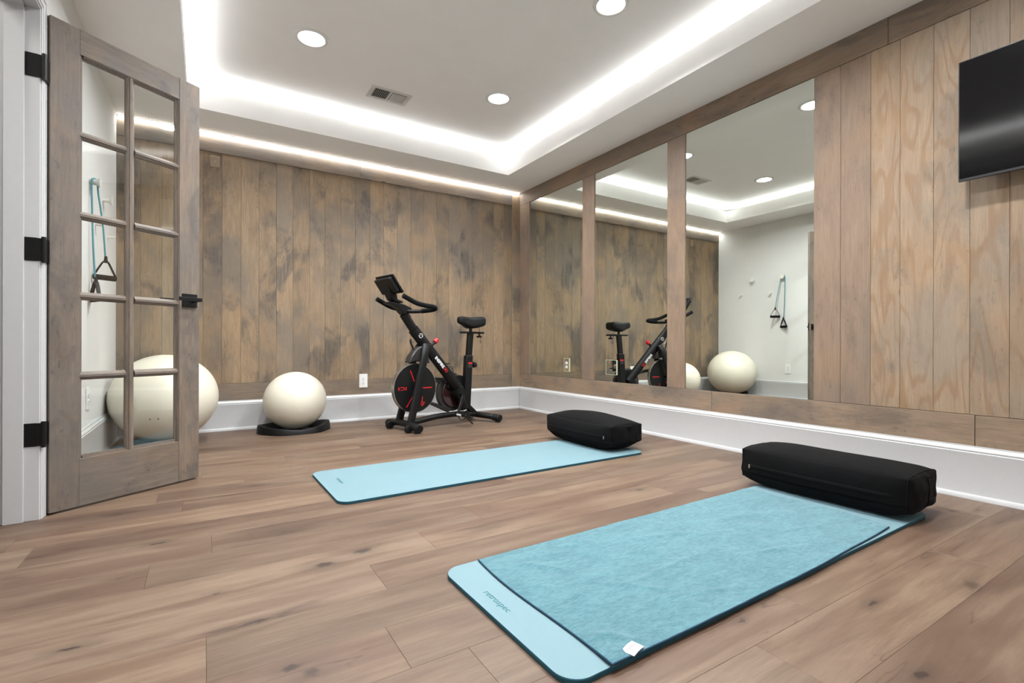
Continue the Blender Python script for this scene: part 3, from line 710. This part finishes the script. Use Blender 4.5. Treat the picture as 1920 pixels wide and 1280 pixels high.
# ---------------------------------------------------------------- bolsters
def bolster(c, L, W, Hh, rot, dome, label, zipend, seed, ce=.74, sx=.86):
    import mathutils.noise as N
    t = thing('yoga_bolster', (c[0], c[1], c[2]), label, 'bolster', math.radians(rot), 'black rectangular bolsters on the mats')
    # local: y long axis, x width; -x faces the mat, -y end faces the camera
    def P(a, b, cc):
        """a,b,cc in [-1,1] on the cube surface -> puffed cushion"""
        # rounded box
        fa_, fb, fc = 1-abs(a)**2.2, 1-abs(b)**4, 1-abs(cc)**2.2
        x = a*W/2*(sx+(1-sx)*fb**.8*fc**.6) ; y = b*L/2*(.955+.045*fa_*fc**.5); z = cc*Hh/2*(ce+(1-ce)*((1-abs(b)**2.6)**.7 if ce < .7 else fb**.6)*(fa_**.7)*dome)
        # pull corners in slightly
        k = abs(a)**6*abs(b)**6
        z *= 1-.06*k; x *= 1-.04*abs(b)**8
        nz = N.noise(V((x*7+seed, y*6, z*7)))*.006 + N.noise(V((x*22+seed, y*18, z*22)))*.0022*(.4+abs(b)**4*1.6)
        d = V((x, y, z)); dn = d.normalized(); d = d+dn*nz
        zb = d.z+Hh*.43
        if zb < 0: zb = 0
        if zb < .05: # underside curves up towards rims
            rim = max(abs(x)/(W/2), abs(y)/(L/2)*.98); zb = zb + (.022 if ce > .7 else .034)*max(0, rim-.72)/.28
        return V((d.x, d.y, zb))
    n = 36; m = MB()
    for ax in range(3):
        for s in (-1, 1):
            vs = []
            for i in range(n+1):
                for k in range(n+1):
                    u, v = math.sin((2*i/n-1)*PI/2*.92)/math.sin(PI/2*.92), math.sin((2*k/n-1)*PI/2*.92)/math.sin(PI/2*.92)
                    q = [0, 0, 0]; q[ax] = s; q[(ax+1) % 3] = u; q[(ax+2) % 3] = v; vs.append(P(*q))
            m.add(vs, [(i*(n+1)+k, (i+1)*(n+1)+k, (i+1)*(n+1)+k+1, i*(n+1)+k+1) for i in range(n) for k in range(n)])
    o = m.build('cover', M_cotton, t, merge=True, smooth=180)
    ss = o.modifiers.new('sub', 'SUBSURF'); ss.levels = 1; ss.render_levels = 1
    # seams round each end panel, seam down the end centre, zipper band
    def sm(pts, r=.0022, nm='seam', mt=M_seam, closed=False): 
        q = MB(); q.tube(pts, r, n=6, closed=closed); return q.build(nm, mt, t, smooth=180)
    for e in (-.985, .985):
        loop = [P(math.cos(a) if abs(math.cos(a)) > abs(math.sin(a)) else math.cos(a), e, math.sin(a)) for a in []]
        sq = [(1, x) for x in [-1+2*k/14 for k in range(14)]]+[(1-2*k/14, 1) for k in range(14)]+[(-1, 1-2*k/14) for k in range(14)]+[(-1+2*k/14, -1) for k in range(14)]
        sm([P(a, e, b) for a, b in sq], .0022, closed=True)
    sm([P(.05, -1.0, 1-2*k/16)+V((0, -.001, 0)) for k in range(17)], .0018)
    zp = []
    for k in range(31):
        b = -.86+1.72*k/30; zp.append(P(-1, b, .02)+V((-.0008, 0, 0)))
    q = MB(); q.tube(zp, .0075, n=8, flat=.12, up=(0, 0, 1)); z_ = q.build('zipper', M_seam, t, smooth=180)
    e = zp[0] if zipend < 0 else zp[-1]
    q = MB(); q.box(e.x-.005, e.x-.0015, e.y-.004, e.y+.004, e.z-.012, e.z+.006); q.build('zipper_pull', M_chrome, z_, bevel=.001)
    tp = P(.10, -1, .80)
    q = MB(); q.box(tp.x-.016, tp.x+.016, tp.y-.007, tp.y-.002, tp.z-.004, tp.z+.009); q.build('side_tag', M_seam, t, bevel=.001)
    return t
bolster((2.372, 1.112, .0185), .70, .335, .205, 1.0, 1.0, 'black rectangular bolster on end of the mat with the towel', 1, 0.0)
bolster((2.262, 2.585, .0128), .69, .345, .222, 1.0, 1.1, 'black rectangular bolster on far end of the bare mat', -1, 5.0, .62, .80)

# ---------------------------------------------------------------- exercise balls
def ball(loc, R, rz, mat, label):
    t = thing('exercise_ball', loc, label, 'exercise ball', group='cream exercise balls by the back wall')
    n = 64; prof = [(R*math.sin(PI*k/n)**1.0 if 0 < k < n else 0, -rz*math.cos(PI*k/n)) for k in range(n+1)]
    m = MB(); m.lathe([(max(r_, 0), z+rz) for r_, z in prof], n=96); m.build('ball_skin', mat, t, smooth=180, merge=True)
    return t
def ring_base(loc, rotz, label, S=1.0, ZS_=1.0):
    t = thing('ball_base', loc, label, 'ball stand', rotz, 'black stability rings under the balls')
    n = 72; prof = [(1.04, 0), (1.02, .8), (1.0, 1.0), (.90, 1.0), (.84, .8), (.62, .28), (.60, .12), (.2, .12), (.2, 0)]
    vs = []; fs = []
    for (r_, z) in prof:
        for k in range(n):
            a = 2*PI*k/n; R = (.242+.014*math.cos(2*a)+.006*math.cos(6*a))*S; zz = .050+(.012*math.cos(2*a)+.003*math.cos(6*a))*(1 if r_ > .8 else .2)
            vs.append((R*r_*math.cos(a), R*r_*math.sin(a), z*zz*ZS_))
    mN = len(prof)
    for i in range(mN):
        for k in range(n): jn = (i+1) % mN; fs.append((i*n+k, i*n+(k+1) % n, jn*n+(k+1) % n, jn*n+k))
    m = MB(); m.add(vs, fs); m.build('ring', M_blackpl, t, smooth=35)
    return t
bb = ball((-.228, 4.085, .030), .311, .291, M_ball1, 'large cream exercise ball in the corner behind the open door')
for dx, zz in ((-.100, .185), (-.054, .185)):  # two small dark dots set into the ball skin
    q = MB()
    a = -PI/2+.1+dx/.311; zr = (zz-.291)/.291; rr_ = .311*math.sqrt(1-zr*zr)
    q.cyl((rr_*.97*math.cos(a), rr_*.97*math.sin(a), zz), ((rr_+.0015)*math.cos(a), (rr_+.0015)*math.sin(a), zz-.001), .004, n=12)
    q.build('dark_dot', M_grey, bb)
ring_base((-.250, 4.120, 0), .9, 'black plastic stability ring under the large ball', .83, 1.0)
ball((.610, 4.235, .013), .233, .2265, M_ball2, 'small ribbed cream exercise ball between the large ball and the outlet')
ring_base((.605, 4.235, 0), .05, 'black plastic stability ring under the small ball')

# ---------------------------------------------------------------- hooks + resistance band
hooks = [(3.556, 1.584, .030, .048, .015, 'largest cream wall hook, the one holding the resistance band'), (3.965, 1.582, .030, .048, .012, 'wide cream wall hook level with the band hook, nearer the back wall'),
         (3.725, 1.383, .018, .040, .009, 'small cream wall hook below and beside the resistance band'), (4.150, 1.386, .013, .040, .007, 'smallest cream wall hook, nearest the back wall')]
for y, z, r1, dpt, r0, lab in hooks:
    t = thing('wall_hook', (XL, y, z), lab, 'wall hook', PI/2, 'cream knob hooks on the painted wall')
    R = Matrix.Rotation(PI/2, 3, 'X')      # lathe z -> -y (out of the wall)
    m = MB(); m.lathe([(r0*1.05, 0), (r0, .006), (r0, dpt*.35), (r0*1.15, dpt*.55), (r1*.62, dpt*.78), (r1*.9, dpt*.93), (r1, dpt*.985), (r1*.99, dpt), (0, dpt-.001)], n=36, R=R)
    m.build('knob', M_hook, t, smooth=45)
hy, hz = 3.556, 1.584
t = thing('resistance_band', (XL+.024, hy, hz), 'aqua resistance band with two black handles hanging from a hook', 'resistance band')
# local: x out of wall, y along the wall (+ towards back wall)
tu = MB()
pts = [(.034, .077, -.398), (.026, .052, -.22), (.010, .028, -.06), (.008, .0190, -.008), (.006, .0130, .0135), (-.001, 0, .0205), (-.008, -.0130, .0135), (-.012, -.019, -.008), (-.010, -.020, -.15), (-.006, -.018, -.34), (.002, -.012, -.530)]
tu.tube(spline(pts, 6), .0044, n=12); tu.build('tube', M_bandtube, t, smooth=180)
def handle(at, rot, tilt):
    R = Euler((math.radians(tilt), 0, math.radians(rot))).to_matrix(); at = V(at)
    hh = MB(); w2, hgt = .060, .105
    strap = [(0, 0, -.004), (-.018, 0, -.022), (-w2+.010, 0, -hgt+.024), (-w2, 0, -hgt+.006), (-w2+.008, 0, -hgt)]
    for s in (-1, 1):
        hh.tube([at+R @ V((s*x, y, z)) for x, y, z in spline(strap, 4)], .010, n=6, flat=.22, up=(0, 1, 0) if False else R @ V((0, 1, 0)))
    hh.tube([at+R @ V((0, 0, .018)), at+R @ V((0, 0, -.020))], [.007, .010], n=12)
    ho_ = hh.build('handle', M_rubber, t, smooth=60)
    gg = MB(); gg.tube([at+R @ V((-w2+.004, 0, -hgt)), at+R @ V((w2-.004, 0, -hgt))], .0155, n=18); gg.build('grip', M_grip, ho_, smooth=50)
handle((.036, .079, -.415), 42, 4)
handle((.006, -.010, -.548), 118, 3)

# ---------------------------------------------------------------- exercise bike
BK = thing('exercise_bike', (1.332, 3.79, 0), 'black stationary bike with red and chrome flywheel, facing the balls', 'exercise bike', math.radians(11.8))
def b3(u, w, z): return V((u*.968, -w, z))     # w > 0 towards the camera
def part(name, mb, mat, parent=None, **k): return mb.build(name, mat, parent or BK, **k)
# stabilisers
def stab(u0, sweep, name):
    m = MB(); pts = spline([b3(u0+sweep, -.205, .040), b3(u0+sweep*.5, -.13, .050), b3(u0, -.05, .056), b3(u0, .05, .056), b3(u0+sweep*.5, .13, .050), b3(u0+sweep, .205, .040)], 5)
    m.tube(pts, .026, n=16, flat=1.15, up=(0, 0, 1)); o = part(name, m, M_black, smooth=180)
    for s in (-1, 1):
        e = MB(); e.tube([b3(u0+sweep*.8, s*.165, .0435), b3(u0+sweep*1.05, s*.232, .036)], .031, n=20, flat=1.12, up=(0, 0, 1)); part('end_cap', e, M_rubber, o, smooth=50, bevel=.003)
        f = MB(); f.cyl(b3(u0+sweep*.95, s*.205, 0), b3(u0+sweep*.95, s*.205, .014), .024, .020, n=20); part('foot', f, M_rubber, o, smooth=40)
    return o
fs_ = stab(0.015, .0, 'front_stabilizer'); stab(.80, .075, 'rear_stabilizer')
for s in (-1, 1):
    w_ = MB(); w_.cyl(b3(-.030, s*.128, .031), b3(-.030, s*.158, .031), .030, n=28); part('transport_wheel', w_, M_rubber, fs_, smooth=40, bevel=.003)
    w_ = MB(); w_.cyl(b3(-.030, s*.122, .031), b3(-.030, s*.164, .031), .009, n=12); w_.obox(b3(-.016, s*.125, .040), (.03, .006, .03)); part('wheel_bracket', w_, M_black, fs_)
# spine
m = MB(); m.tube(spline([b3(.03, 0, .050), b3(.16, 0, .060), b3(.34, 0, .078), b3(.53, 0, .082), b3(.70, 0, .070), b3(.80, 0, .056)], 6), .024, n=16, flat=1.15, up=(0, 0, 1)); part('base_beam', m, M_black, smooth=180)
# fork legs
for s in (-1, 1):
    m = MB(); m.tube(spline([b3(.025, s*.085, .058), b3(.06, s*.084, .18), b3(.105, s*.082, .36), b3(.150, s*.080, .53), b3(.178, s*.070, .62), b3(.205, s*.042, .685)], 5), .034, n=16, flat=.5, up=(1, 0, 0)); part('fork_leg', m, M_black, smooth=180)
# main diagonal frame tube and post
def flatbar(pts, hw, ww, n=20): # section hw along the in-plane normal, ww half width
    mb = MB(); mb.tube(pts, hw, n=n, flat=ww/hw if not isinstance(hw, list) else ww/hw[0], up=None if False else (.7, 0, .7)); return mb
m = flatbar([b3(.105, 0, .808), b3(.30, 0, .603), b3(.60, 0, .285)], .046, .036); part('frame_tube', m, M_black, smooth=60)
m = flatbar([b3(.012, 0, .930), b3(.13, 0, .781)], .037, .028); part('handlebar_post', m, M_black, smooth=60)
m = MB(); m.cyl(b3(.575, -.05, .262), b3(.575, .06, .262), .048, n=28); m.tube([b3(.585, 0, .28), b3(.655, 0, .12)], .040, n=16, up=(1, 0, 0), flat=.8); part('bottom_bracket', m, M_black, smooth=50)
# emblem and lettering on both sides
nrm_in = V((.70, 0, .72)).normalized()
for s in (-1, 1):
    e = MB(); Rm = Matrix.Rotation(PI/2*(1 if s > 0 else -1), 3, 'X')
    e.lathe([(.0145, 0), (.0145, .0012), (.019, .0012), (.019, 0)], c=b3(.158, s*.0345, .757), R=Rm, n=28, closed=True)
    e.obox(b3(.158, s*.0352, .757), (.004, .001, .010), Matrix.Rotation(math.radians(-30), 3, 'Y')); part('emblem', e, M_white_ink, label='white ring emblem')
dirn = V((.30, 0, -.3185)).normalized()
for s in (1, -1):
    ex = dirn if s > 0 else -dirn
    ey = V((0, -s, 0)).cross(ex)
    o1 = b3(.335, s*.0378, .548) + nrm_in*.002 + V((.012, 0, -.013))
    text('INSPIRE', .037, frame(o1, ex, ey), M_white_ink, BK, 'lettering', .0006, .0012)
    text('X1', .038, frame(b3(.335, s*.0378, .548)+nrm_in*.002 + dirn*.112, ex, ey), M_red, BK, 'lettering', .0006, .0012)
# flywheel
fc = b3(.118, 0, .333); RX = Matrix.Rotation(PI/2, 3, 'X')
m = MB(); m.lathe([(.188, -.017), (.1965, -.019), (.2005, -.0175), (.2005, .0175), (.1965, .019), (.188, .017)], c=fc, R=RX, n=96, closed=True); fw = part('flywheel', m, M_chrome, smooth=40)
m = MB(); m.lathe([(.0, -.0195), (.03, -.024), (.06, -.0205), (.196, -.0198), (.196, .0198), (.06, .0205), (.03, .024), (0, .0195)], c=fc, R=RX, n=64); part('wheel_face', m, M_blackpl, fw, smooth=50, label='black flywheel face')
m = MB(); m.cyl(fc+V((0, -.098, 0)), fc+V((0, .098, 0)), .012, n=20); part('axle', m, M_black, fw, smooth=40)
st_ = MB()
for s in (-1, 1):
    for a in (90-22, -5+2, -128):
        aa = math.radians(a); Rr = Matrix.Rotation(-aa, 3, 'Y'); cc = fc+V((math.cos(aa)*.133*(1 if a != 68 else -0.0), 0, math.sin(aa)*.133))
    pass
for s in (1, -1):
    for (u1, z1, u2, z2) in ((-.066+.015, .145, -.008, .040), (.068, -.002, .158, -.002), (-.020, -.055, -.085, -.150)):
        A, B = fc+V((u1, 0, z1)), fc+V((u2, 0, z2)); dd = (B-A); L_ = dd.length
        Rr = Matrix.Rotation(-math.atan2(dd.z, dd.x), 3, 'Y'); mid_ = (A+B)/2
        sb_ = MB(); sb_.obox((mid_.x, -s*.0203, mid_.z), (L_, .0016, .008), Rr); part('flywheel_stripe', sb_, M_red, fw)
    # flame-like mark lower right
    st_ = MB()
    for (u1, z1, u2, z2, w_) in ((.065, -.075, .060, -.105, .006), (.060, -.105, .075, -.135, .006), (.060, -.105, .052, -.130, .005), (.052, -.130, .060, -.150, .006), (.075, -.135, .085, -.120, .005), (.060, -.150, .075, -.135, .006)):
        A, B = fc+V((u1, 0, z1)), fc+V((u2, 0, z2)); dd = (B-A)
        st_.obox(((A.x+B.x)/2, -s*.0203, (A.z+B.z)/2), (dd.length+.004, .0014, w_), Matrix.Rotation(-math.atan2(dd.z, dd.x), 3, 'Y'))
    part('flywheel_mark', st_, M_red, fw)
text('ICI', .038, frame(fc+V((-.122, -.0204, .002)), (-1, 0, 0), (0, 0, -1)), M_red, fw, 'flywheel_lettering', .0006, .0003, xs=1.8)
# shroud / brake cover above the wheel
m = MB(); m.prism([(.045, .535), (.065, .590), (.120, .655), (.185, .680), (.235, .60), (.250, .53), (.20, .542), (.12, .548), (.08, .545)], lambda a, b, t: b3(a, t, b), -.040, .040)
part('brake_cover', m, M_grey, bevel=.010, seg=3, smooth=50)
# brake / resistance knob
m = MB(); m.cyl(b3(.262, 0, .655), b3(.330, 0, .712), .013, n=18); kb = part('resistance_shaft', m, M_blackpl, smooth=40)
m = MB(); m.cyl(b3(.322, 0, .705), b3(.350, 0, .729), .022, .019, n=28); part('resistance_knob', m, M_red, kb, smooth=40, bevel=.003)
# front lever on the post
m = MB(); m.cyl(b3(.115, 0, .700), b3(.082, 0, .722), .008, n=14); lvr = part('clamp_bolt', m, M_chrome, smooth=40)
m = MB(); m.tube(spline([b3(.082, 0, .728), b3(.078, .004, .705), b3(.090, .01, .672), b3(.100, .012, .645)], 4), .0075, n=10); part('clamp_lever', m, M_blackpl, lvr, smooth=180)
# handlebar
m = MB()
for s in (-1, 1):
    m.tube(spline([b3(.00, 0, .952), b3(.045, s*.06, .948), b3(.10, s*.12, .950), b3(.155, s*.175, .958), b3(.178, s*.208, .968), b3(.150, s*.224, .980), b3(.06, s*.218, .990), b3(.0, s*.208, 1.004), b3(-.06, s*.203, 1.028), b3(-.115, s*.200, 1.052)], 5), .0160, n=14)
hb_ = part('handlebar', m, M_black, smooth=180)
for s in (-1, 1):
    m = MB(); m.tube(spline([b3(.105, s*.125, .951), b3(.155, s*.175, .958), b3(.178, s*.208, .968), b3(.150, s*.224, .980), b3(.06, s*.218, .990), b3(.0, s*.208, 1.004), b3(-.06, s*.203, 1.028), b3(-.117, s*.200, 1.053)], 5), .0185, n=16); part('grip', m, M_grip, hb_, smooth=60)
m = MB(); m.prism([(-.150, 1.004), (-.156, 1.014), (-.10, 1.018), (.0, 1.002), (.070, .975), (.055, .935), (.0, .922), (-.03, .950), (-.075, .985)], lambda a, b, t: b3(a, t, b), -.042, .042)
part('handlebar_clamp', m, M_black, hb_, bevel=.010, seg=3, smooth=50)
m = MB(); m.cyl(b3(.045, 0, .935), b3(.075, 0, .905), .012, n=16); part('clamp_knob', m, M_blackpl, hb_, smooth=40)
# console and tablet
m = MB(); m.prism([(-.145, 1.135), (-.165, 1.150), (-.150, 1.10), (-.115, 1.035), (-.090, 1.020), (-.02, 1.012), (-.02, 1.026), (-.070, 1.040), (-.080, 1.08), (-.085, 1.13)], lambda a, b, t: b3(a, t, b), -.048, .048)
cn = part('console_arm', m, M_blackpl, bevel=.006, seg=2, smooth=50)
tn = V((.127, 0, .091)).normalized(); tv_ = V((-.091, 0, .127)).normalized(); tc = b3(-.118, 0, 1.152)
Rt = Matrix((V((0, 1, 0)), tv_, V((0, 1, 0)).cross(tv_))).transposed()
m = MB(); m.obox(tc, (.262, .162, .016), Rt); tb = part('tablet', m, M_blackpl, bevel=.004, seg=3, smooth=50)
m = MB(); m.obox(tc-tn*.026+V((0, 0, .004)), (.235, .132, .038), Rt); part('tablet_holder', m, M_black, tb, bevel=.010, seg=3, smooth=50)
M_scr = plain('tablet_glass', (24,30,40), .08, noise=.03, coat=.5)
m = MB(); m.obox(tc+tn*.0086, (.244, .146, .0008), Rt); part('tablet_screen', m, M_scr, tb)
# seat post
def rectbar(pts, a, b): # a along u, b along w half sizes
    mb = MB()
    for i in range(len(pts)-1):
        A, B = V(pts[i]), V(pts[i+1]); vs = []
        for Pn in (A, B): vs += [Pn+V((sx*a, sy*b, 0)) for sx, sy in ((-1,-1),(1,-1),(1,1),(-1,1))]
        mb.add(vs, [(3,2,1,0),(4,5,6,7),(0,1,5,4),(1,2,6,5),(2,3,7,6),(3,0,4,7)])
    return mb
m = rectbar([b3(.668, 0, .120), b3(.697, 0, .592)], .036, .026); slv = part('seat_post_sleeve', m, M_black, bevel=.008, seg=3, smooth=50)
m = rectbar([b3(.692, 0, .50), b3(.719, 0, .785)], .027, .019); part('seat_post', m, M_black, bevel=.006, seg=3, smooth=50)
m = rectbar([b3(.660, 0, .16), b3(.775, 0, .065)], .034, .022); part('seat_strut', m, M_black, bevel=.006, seg=3, smooth=50)
m = MB(); m.obox(b3(.697, .0268, .523), (.045, .001, .014), Matrix.Rotation(math.radians(-3), 3, 'Y')); part('warning_label', m, M_red, slv, label='red band of the warning label')
m = MB(); m.obox(b3(.695, .0268, .498), (.045, .001, .034), Matrix.Rotation(math.radians(-3), 3, 'Y')); part('warning_label', m, M_grey, slv, label='grey text panel of the warning label')
m = MB(); m.cyl(b3(.726, 0, .505), b3(.752, 0, .505), .012, n=16); m.cyl(b3(.750, 0, .505), b3(.782, 0, .505), .026, .024, n=24); part('post_knob', m, M_blackpl, slv, smooth=40, bevel=.003)
m = MB(); m.obox(b3(.742, 0, .794), (.255, .046, .018)); sl_ = part('seat_slider', m, M_black, bevel=.006, seg=3, smooth=50)
m = MB(); m.cyl(b3(.825, 0, .785), b3(.825, 0, .762), .007, n=12); m.cyl(b3(.825, 0, .766), b3(.825, 0, .750), .026, .022, n=24); part('slider_knob', m, M_blackpl, sl_, smooth=40)
m = MB(); m.cyl(b3(.722, 0, .80), b3(.722, 0, .862), .014, n=16); m.obox(b3(.722, 0, .850), (.06, .05, .03)); part('seat_clamp', m, M_black, sl_, smooth=40, bevel=.003)
m = MB(); m.tube(spline([b3(.79, .03, .86), b3(.80, .035, .82), b3(.815, .03, .76), b3(.82, .028, .70), b3(.812, .026, .72)], 5), .0018, n=6); part('cord', m, M_blackpl, sl_, smooth=180)
# saddle: lofted sections nose -> tail
m = MB(); secs = [(.577, .010, .912, .896), (.582, .026, .928, .876), (.600, .034, .938, .868), (.636, .040, .937, .858), (.670, .052, .932, .838), (.710, .072, .930, .826), (.755, .090, .935, .832), (.800, .098, .941, .842), (.832, .092, .938, .852), (.846, .070, .928, .862), (.851, .035, .912, .880)]
n = 24; vs = []
for (u, hw, zt, zb) in secs:
    for k in range(n):
        a = 2*PI*k/n; cw = math.copysign(abs(math.cos(a))**.5, math.cos(a)); sz = math.copysign(abs(math.sin(a))**.55, math.sin(a))
        zc_ = (zt+zb)/2; dip = .006*math.exp(-(cw*hw/.018)**2) if sz > 0 and u > .62 else 0
        vs.append(b3(u, cw*hw, zc_+sz*(zt-zb)/2-dip))
fsx = [(i*n+k, i*n+(k+1) % n, (i+1)*n+(k+1) % n, (i+1)*n+k) for i in range(len(secs)-1) for k in range(n)]+[list(range(n))[::-1], [(len(secs)-1)*n+k for k in range(n)]]
m.add(vs, fsx); part('saddle', m, M_rubber, smooth=180, subsurf=1)
# belt cover on the far side
m = MB()
def hull(c1, r1, c2, r2, k=20):
    d = math.hypot(c2[0]-c1[0], c2[1]-c1[1]); al = math.atan2(c2[1]-c1[1], c2[0]-c1[0]); be = math.acos((r1-r2)/d)
    P = [(c1[0]+r1*math.cos(al+be+(2*PI-2*be)*i/k), c1[1]+r1*math.sin(al+be+(2*PI-2*be)*i/k)) for i in range(k+1)]
    P += [(c2[0]+r2*math.cos(al-be+2*be*i/k), c2[1]+r2*math.sin(al-be+2*be*i/k)) for i in range(k+1)]
    return P
m.prism([(.570+.165*math.cos(2*PI*k/56), .264+.165*math.sin(2*PI*k/56)) for k in range(56)], lambda a, b, t: b3(a, t, b), -.105, -.066)
m.prism([(.118, .260), (.118, .225), (.345, .170), (.520, .092), (.560, .105), (.40, .180)], lambda a, b, t: b3(a, t, b), -.104, -.067)
m.prism([(.118, .430), (.118, .400), (.345, .372), (.430, .350), (.500, .395), (.38, .405)], lambda a, b, t: b3(a, t, b), -.104, -.067); bc = part('belt_cover', m, M_grey, bevel=.006, seg=3, smooth=40)
m = MB(); m.prism([(.575+.128*math.cos(2*PI*k/48), .262+.128*math.sin(2*PI*k/48)) for k in range(48)], lambda a, b, t: b3(a, t, b), -.061, -.050); part('cover_disc', m, M_maroon, bc, bevel=.004, seg=2, smooth=40)
m = MB(); m.prism([(.600+.118*math.cos(PI*k/24-.2), .300+.118*math.sin(PI*k/24-.2)) for k in range(26)], lambda a, b, t: b3(a, t, b), -.052, -.018); part('cover_dome', m, M_blackpl, bc, bevel=.006, seg=2, smooth=40)
# cranks and pedals
def crank(s, du, dz):
    c0 = b3(.565, s*.095, .255); e = b3(.565+du, s*.115, .255+dz)
    m = MB(); m.cyl(b3(.565, s*.055, .255), b3(.565, s*.105, .255), .018, n=20); m.tube([c0, e], [.019, .014], n=14, flat=.55, up=(1, 0, 0)); m.cyl(e, e+V((0, -s*.030, 0)), .008, n=12); cr = part('crank_arm', m, M_black, smooth=50)
    pc = e+V((0, -s*.075, 0)); 
    m = MB()
    m.obox(pc+V((.0, -.042, 0)), (.095, .008, .022)); m.obox(pc+V((0, .042, 0)), (.095, .008, .022)); m.obox(pc+V((-.044, 0, 0)), (.010, .088, .022)); m.obox(pc+V((.044, 0, 0)), (.010, .088, .022)); m.cyl(pc+V((0, .045, 0)), pc+V((0, -.045, 0)), .012, n=14)
    pd = part('pedal', m, M_blackpl, cr, bevel=.002)
    for ox, sz in (((-.0500, 0, 0), (.002, .060, .014)), ((.0500, 0, 0), (.002, .060, .014))):
        m = MB(); m.obox(pc+V(ox), sz); part('reflector', m, M_white_ink, pd)
    # toe cage and strap
    cg = 1 if dz > 0 else -1
    m = MB()
    for yy in (-.034, .034):
        m.tube(spline([pc+V((.04, yy, .012*cg)), pc+V((-.02, yy*.95, .030*cg)), pc+V((-.075, yy*.8, .060*cg)), pc+V((-.085, yy*.5, .10*cg)), pc+V((-.03, yy*.7, .11*cg))] if cg > 0 else [pc+V((-.04, yy, -.012)), pc+V((.02, yy, -.022)), pc+V((.06, yy*.9, -.032)), pc+V((.085, yy*.6, -.030))], 5), .0045, n=8)
    m.tube(spline([pc+V((-.01, -.045, 0)), pc+V((-.015, -.050, .055*cg if cg > 0 else -.02)), pc+V((-.02, 0, .085 if cg > 0 else -.050)), pc+V((-.015, .050, .055*cg if cg > 0 else -.02)), pc+V((-.01, .045, 0))], 5), .006, n=8, flat=.35, up=(1, 0, 0))
    if cg < 0: m.tube(spline([pc+V((.02, -s*.02, -.035)), pc+V((.045, -s*.03, -.060)), pc+V((.075, -s*.03, -.086))], 4), .006, n=8, flat=.4, up=(1, 0, 0))
    part('toe_strap', m, M_rubber, pd, smooth=60)
crank(1, -.077, -.150); crank(-1, .077, .150)

# ---------------------------------------------------------------- camera
f_px, yaw, pitch, roll, cyp = 921.87, .55786018, 3.39e-4, 2.172e-3, 647.06
F = V((math.sin(yaw)*math.cos(pitch), math.cos(yaw)*math.cos(pitch), math.sin(pitch))); R = V((math.cos(yaw), -math.sin(yaw), 0)); U = R.cross(F)
R2 = R*math.cos(roll)+U*math.sin(roll); U2 = -R*math.sin(roll)+U*math.cos(roll)
cam = bpy.data.cameras.new('camera'); cam.sensor_width = 36; cam.sensor_fit = 'HORIZONTAL'; cam.lens = f_px/1920*36; cam.shift_y = (cyp-640)/1920; cam.clip_start = .02
co = bpy.data.objects.new('camera', cam); COL.objects.link(co)
Mx = Matrix((R2, U2, -F)).transposed().to_4x4(); Mx.translation = (0, 0, H0); co.matrix_world = Mx
scene.camera = co
w = bpy.data.worlds.new('world'); scene.world = w; w.use_nodes = True
w.node_tree.nodes['Background'].inputs[0].default_value = (.8, .85, .9, 1); w.node_tree.nodes['Background'].inputs[1].default_value = .1
vs_ = scene.view_settings; scene.display_settings.display_device = 'sRGB'; vs_.view_transform = 'Standard'; vs_.look = 'None'; vs_.gamma = 1; vs_.use_curve_mapping = False; vs_.exposure = 0.3
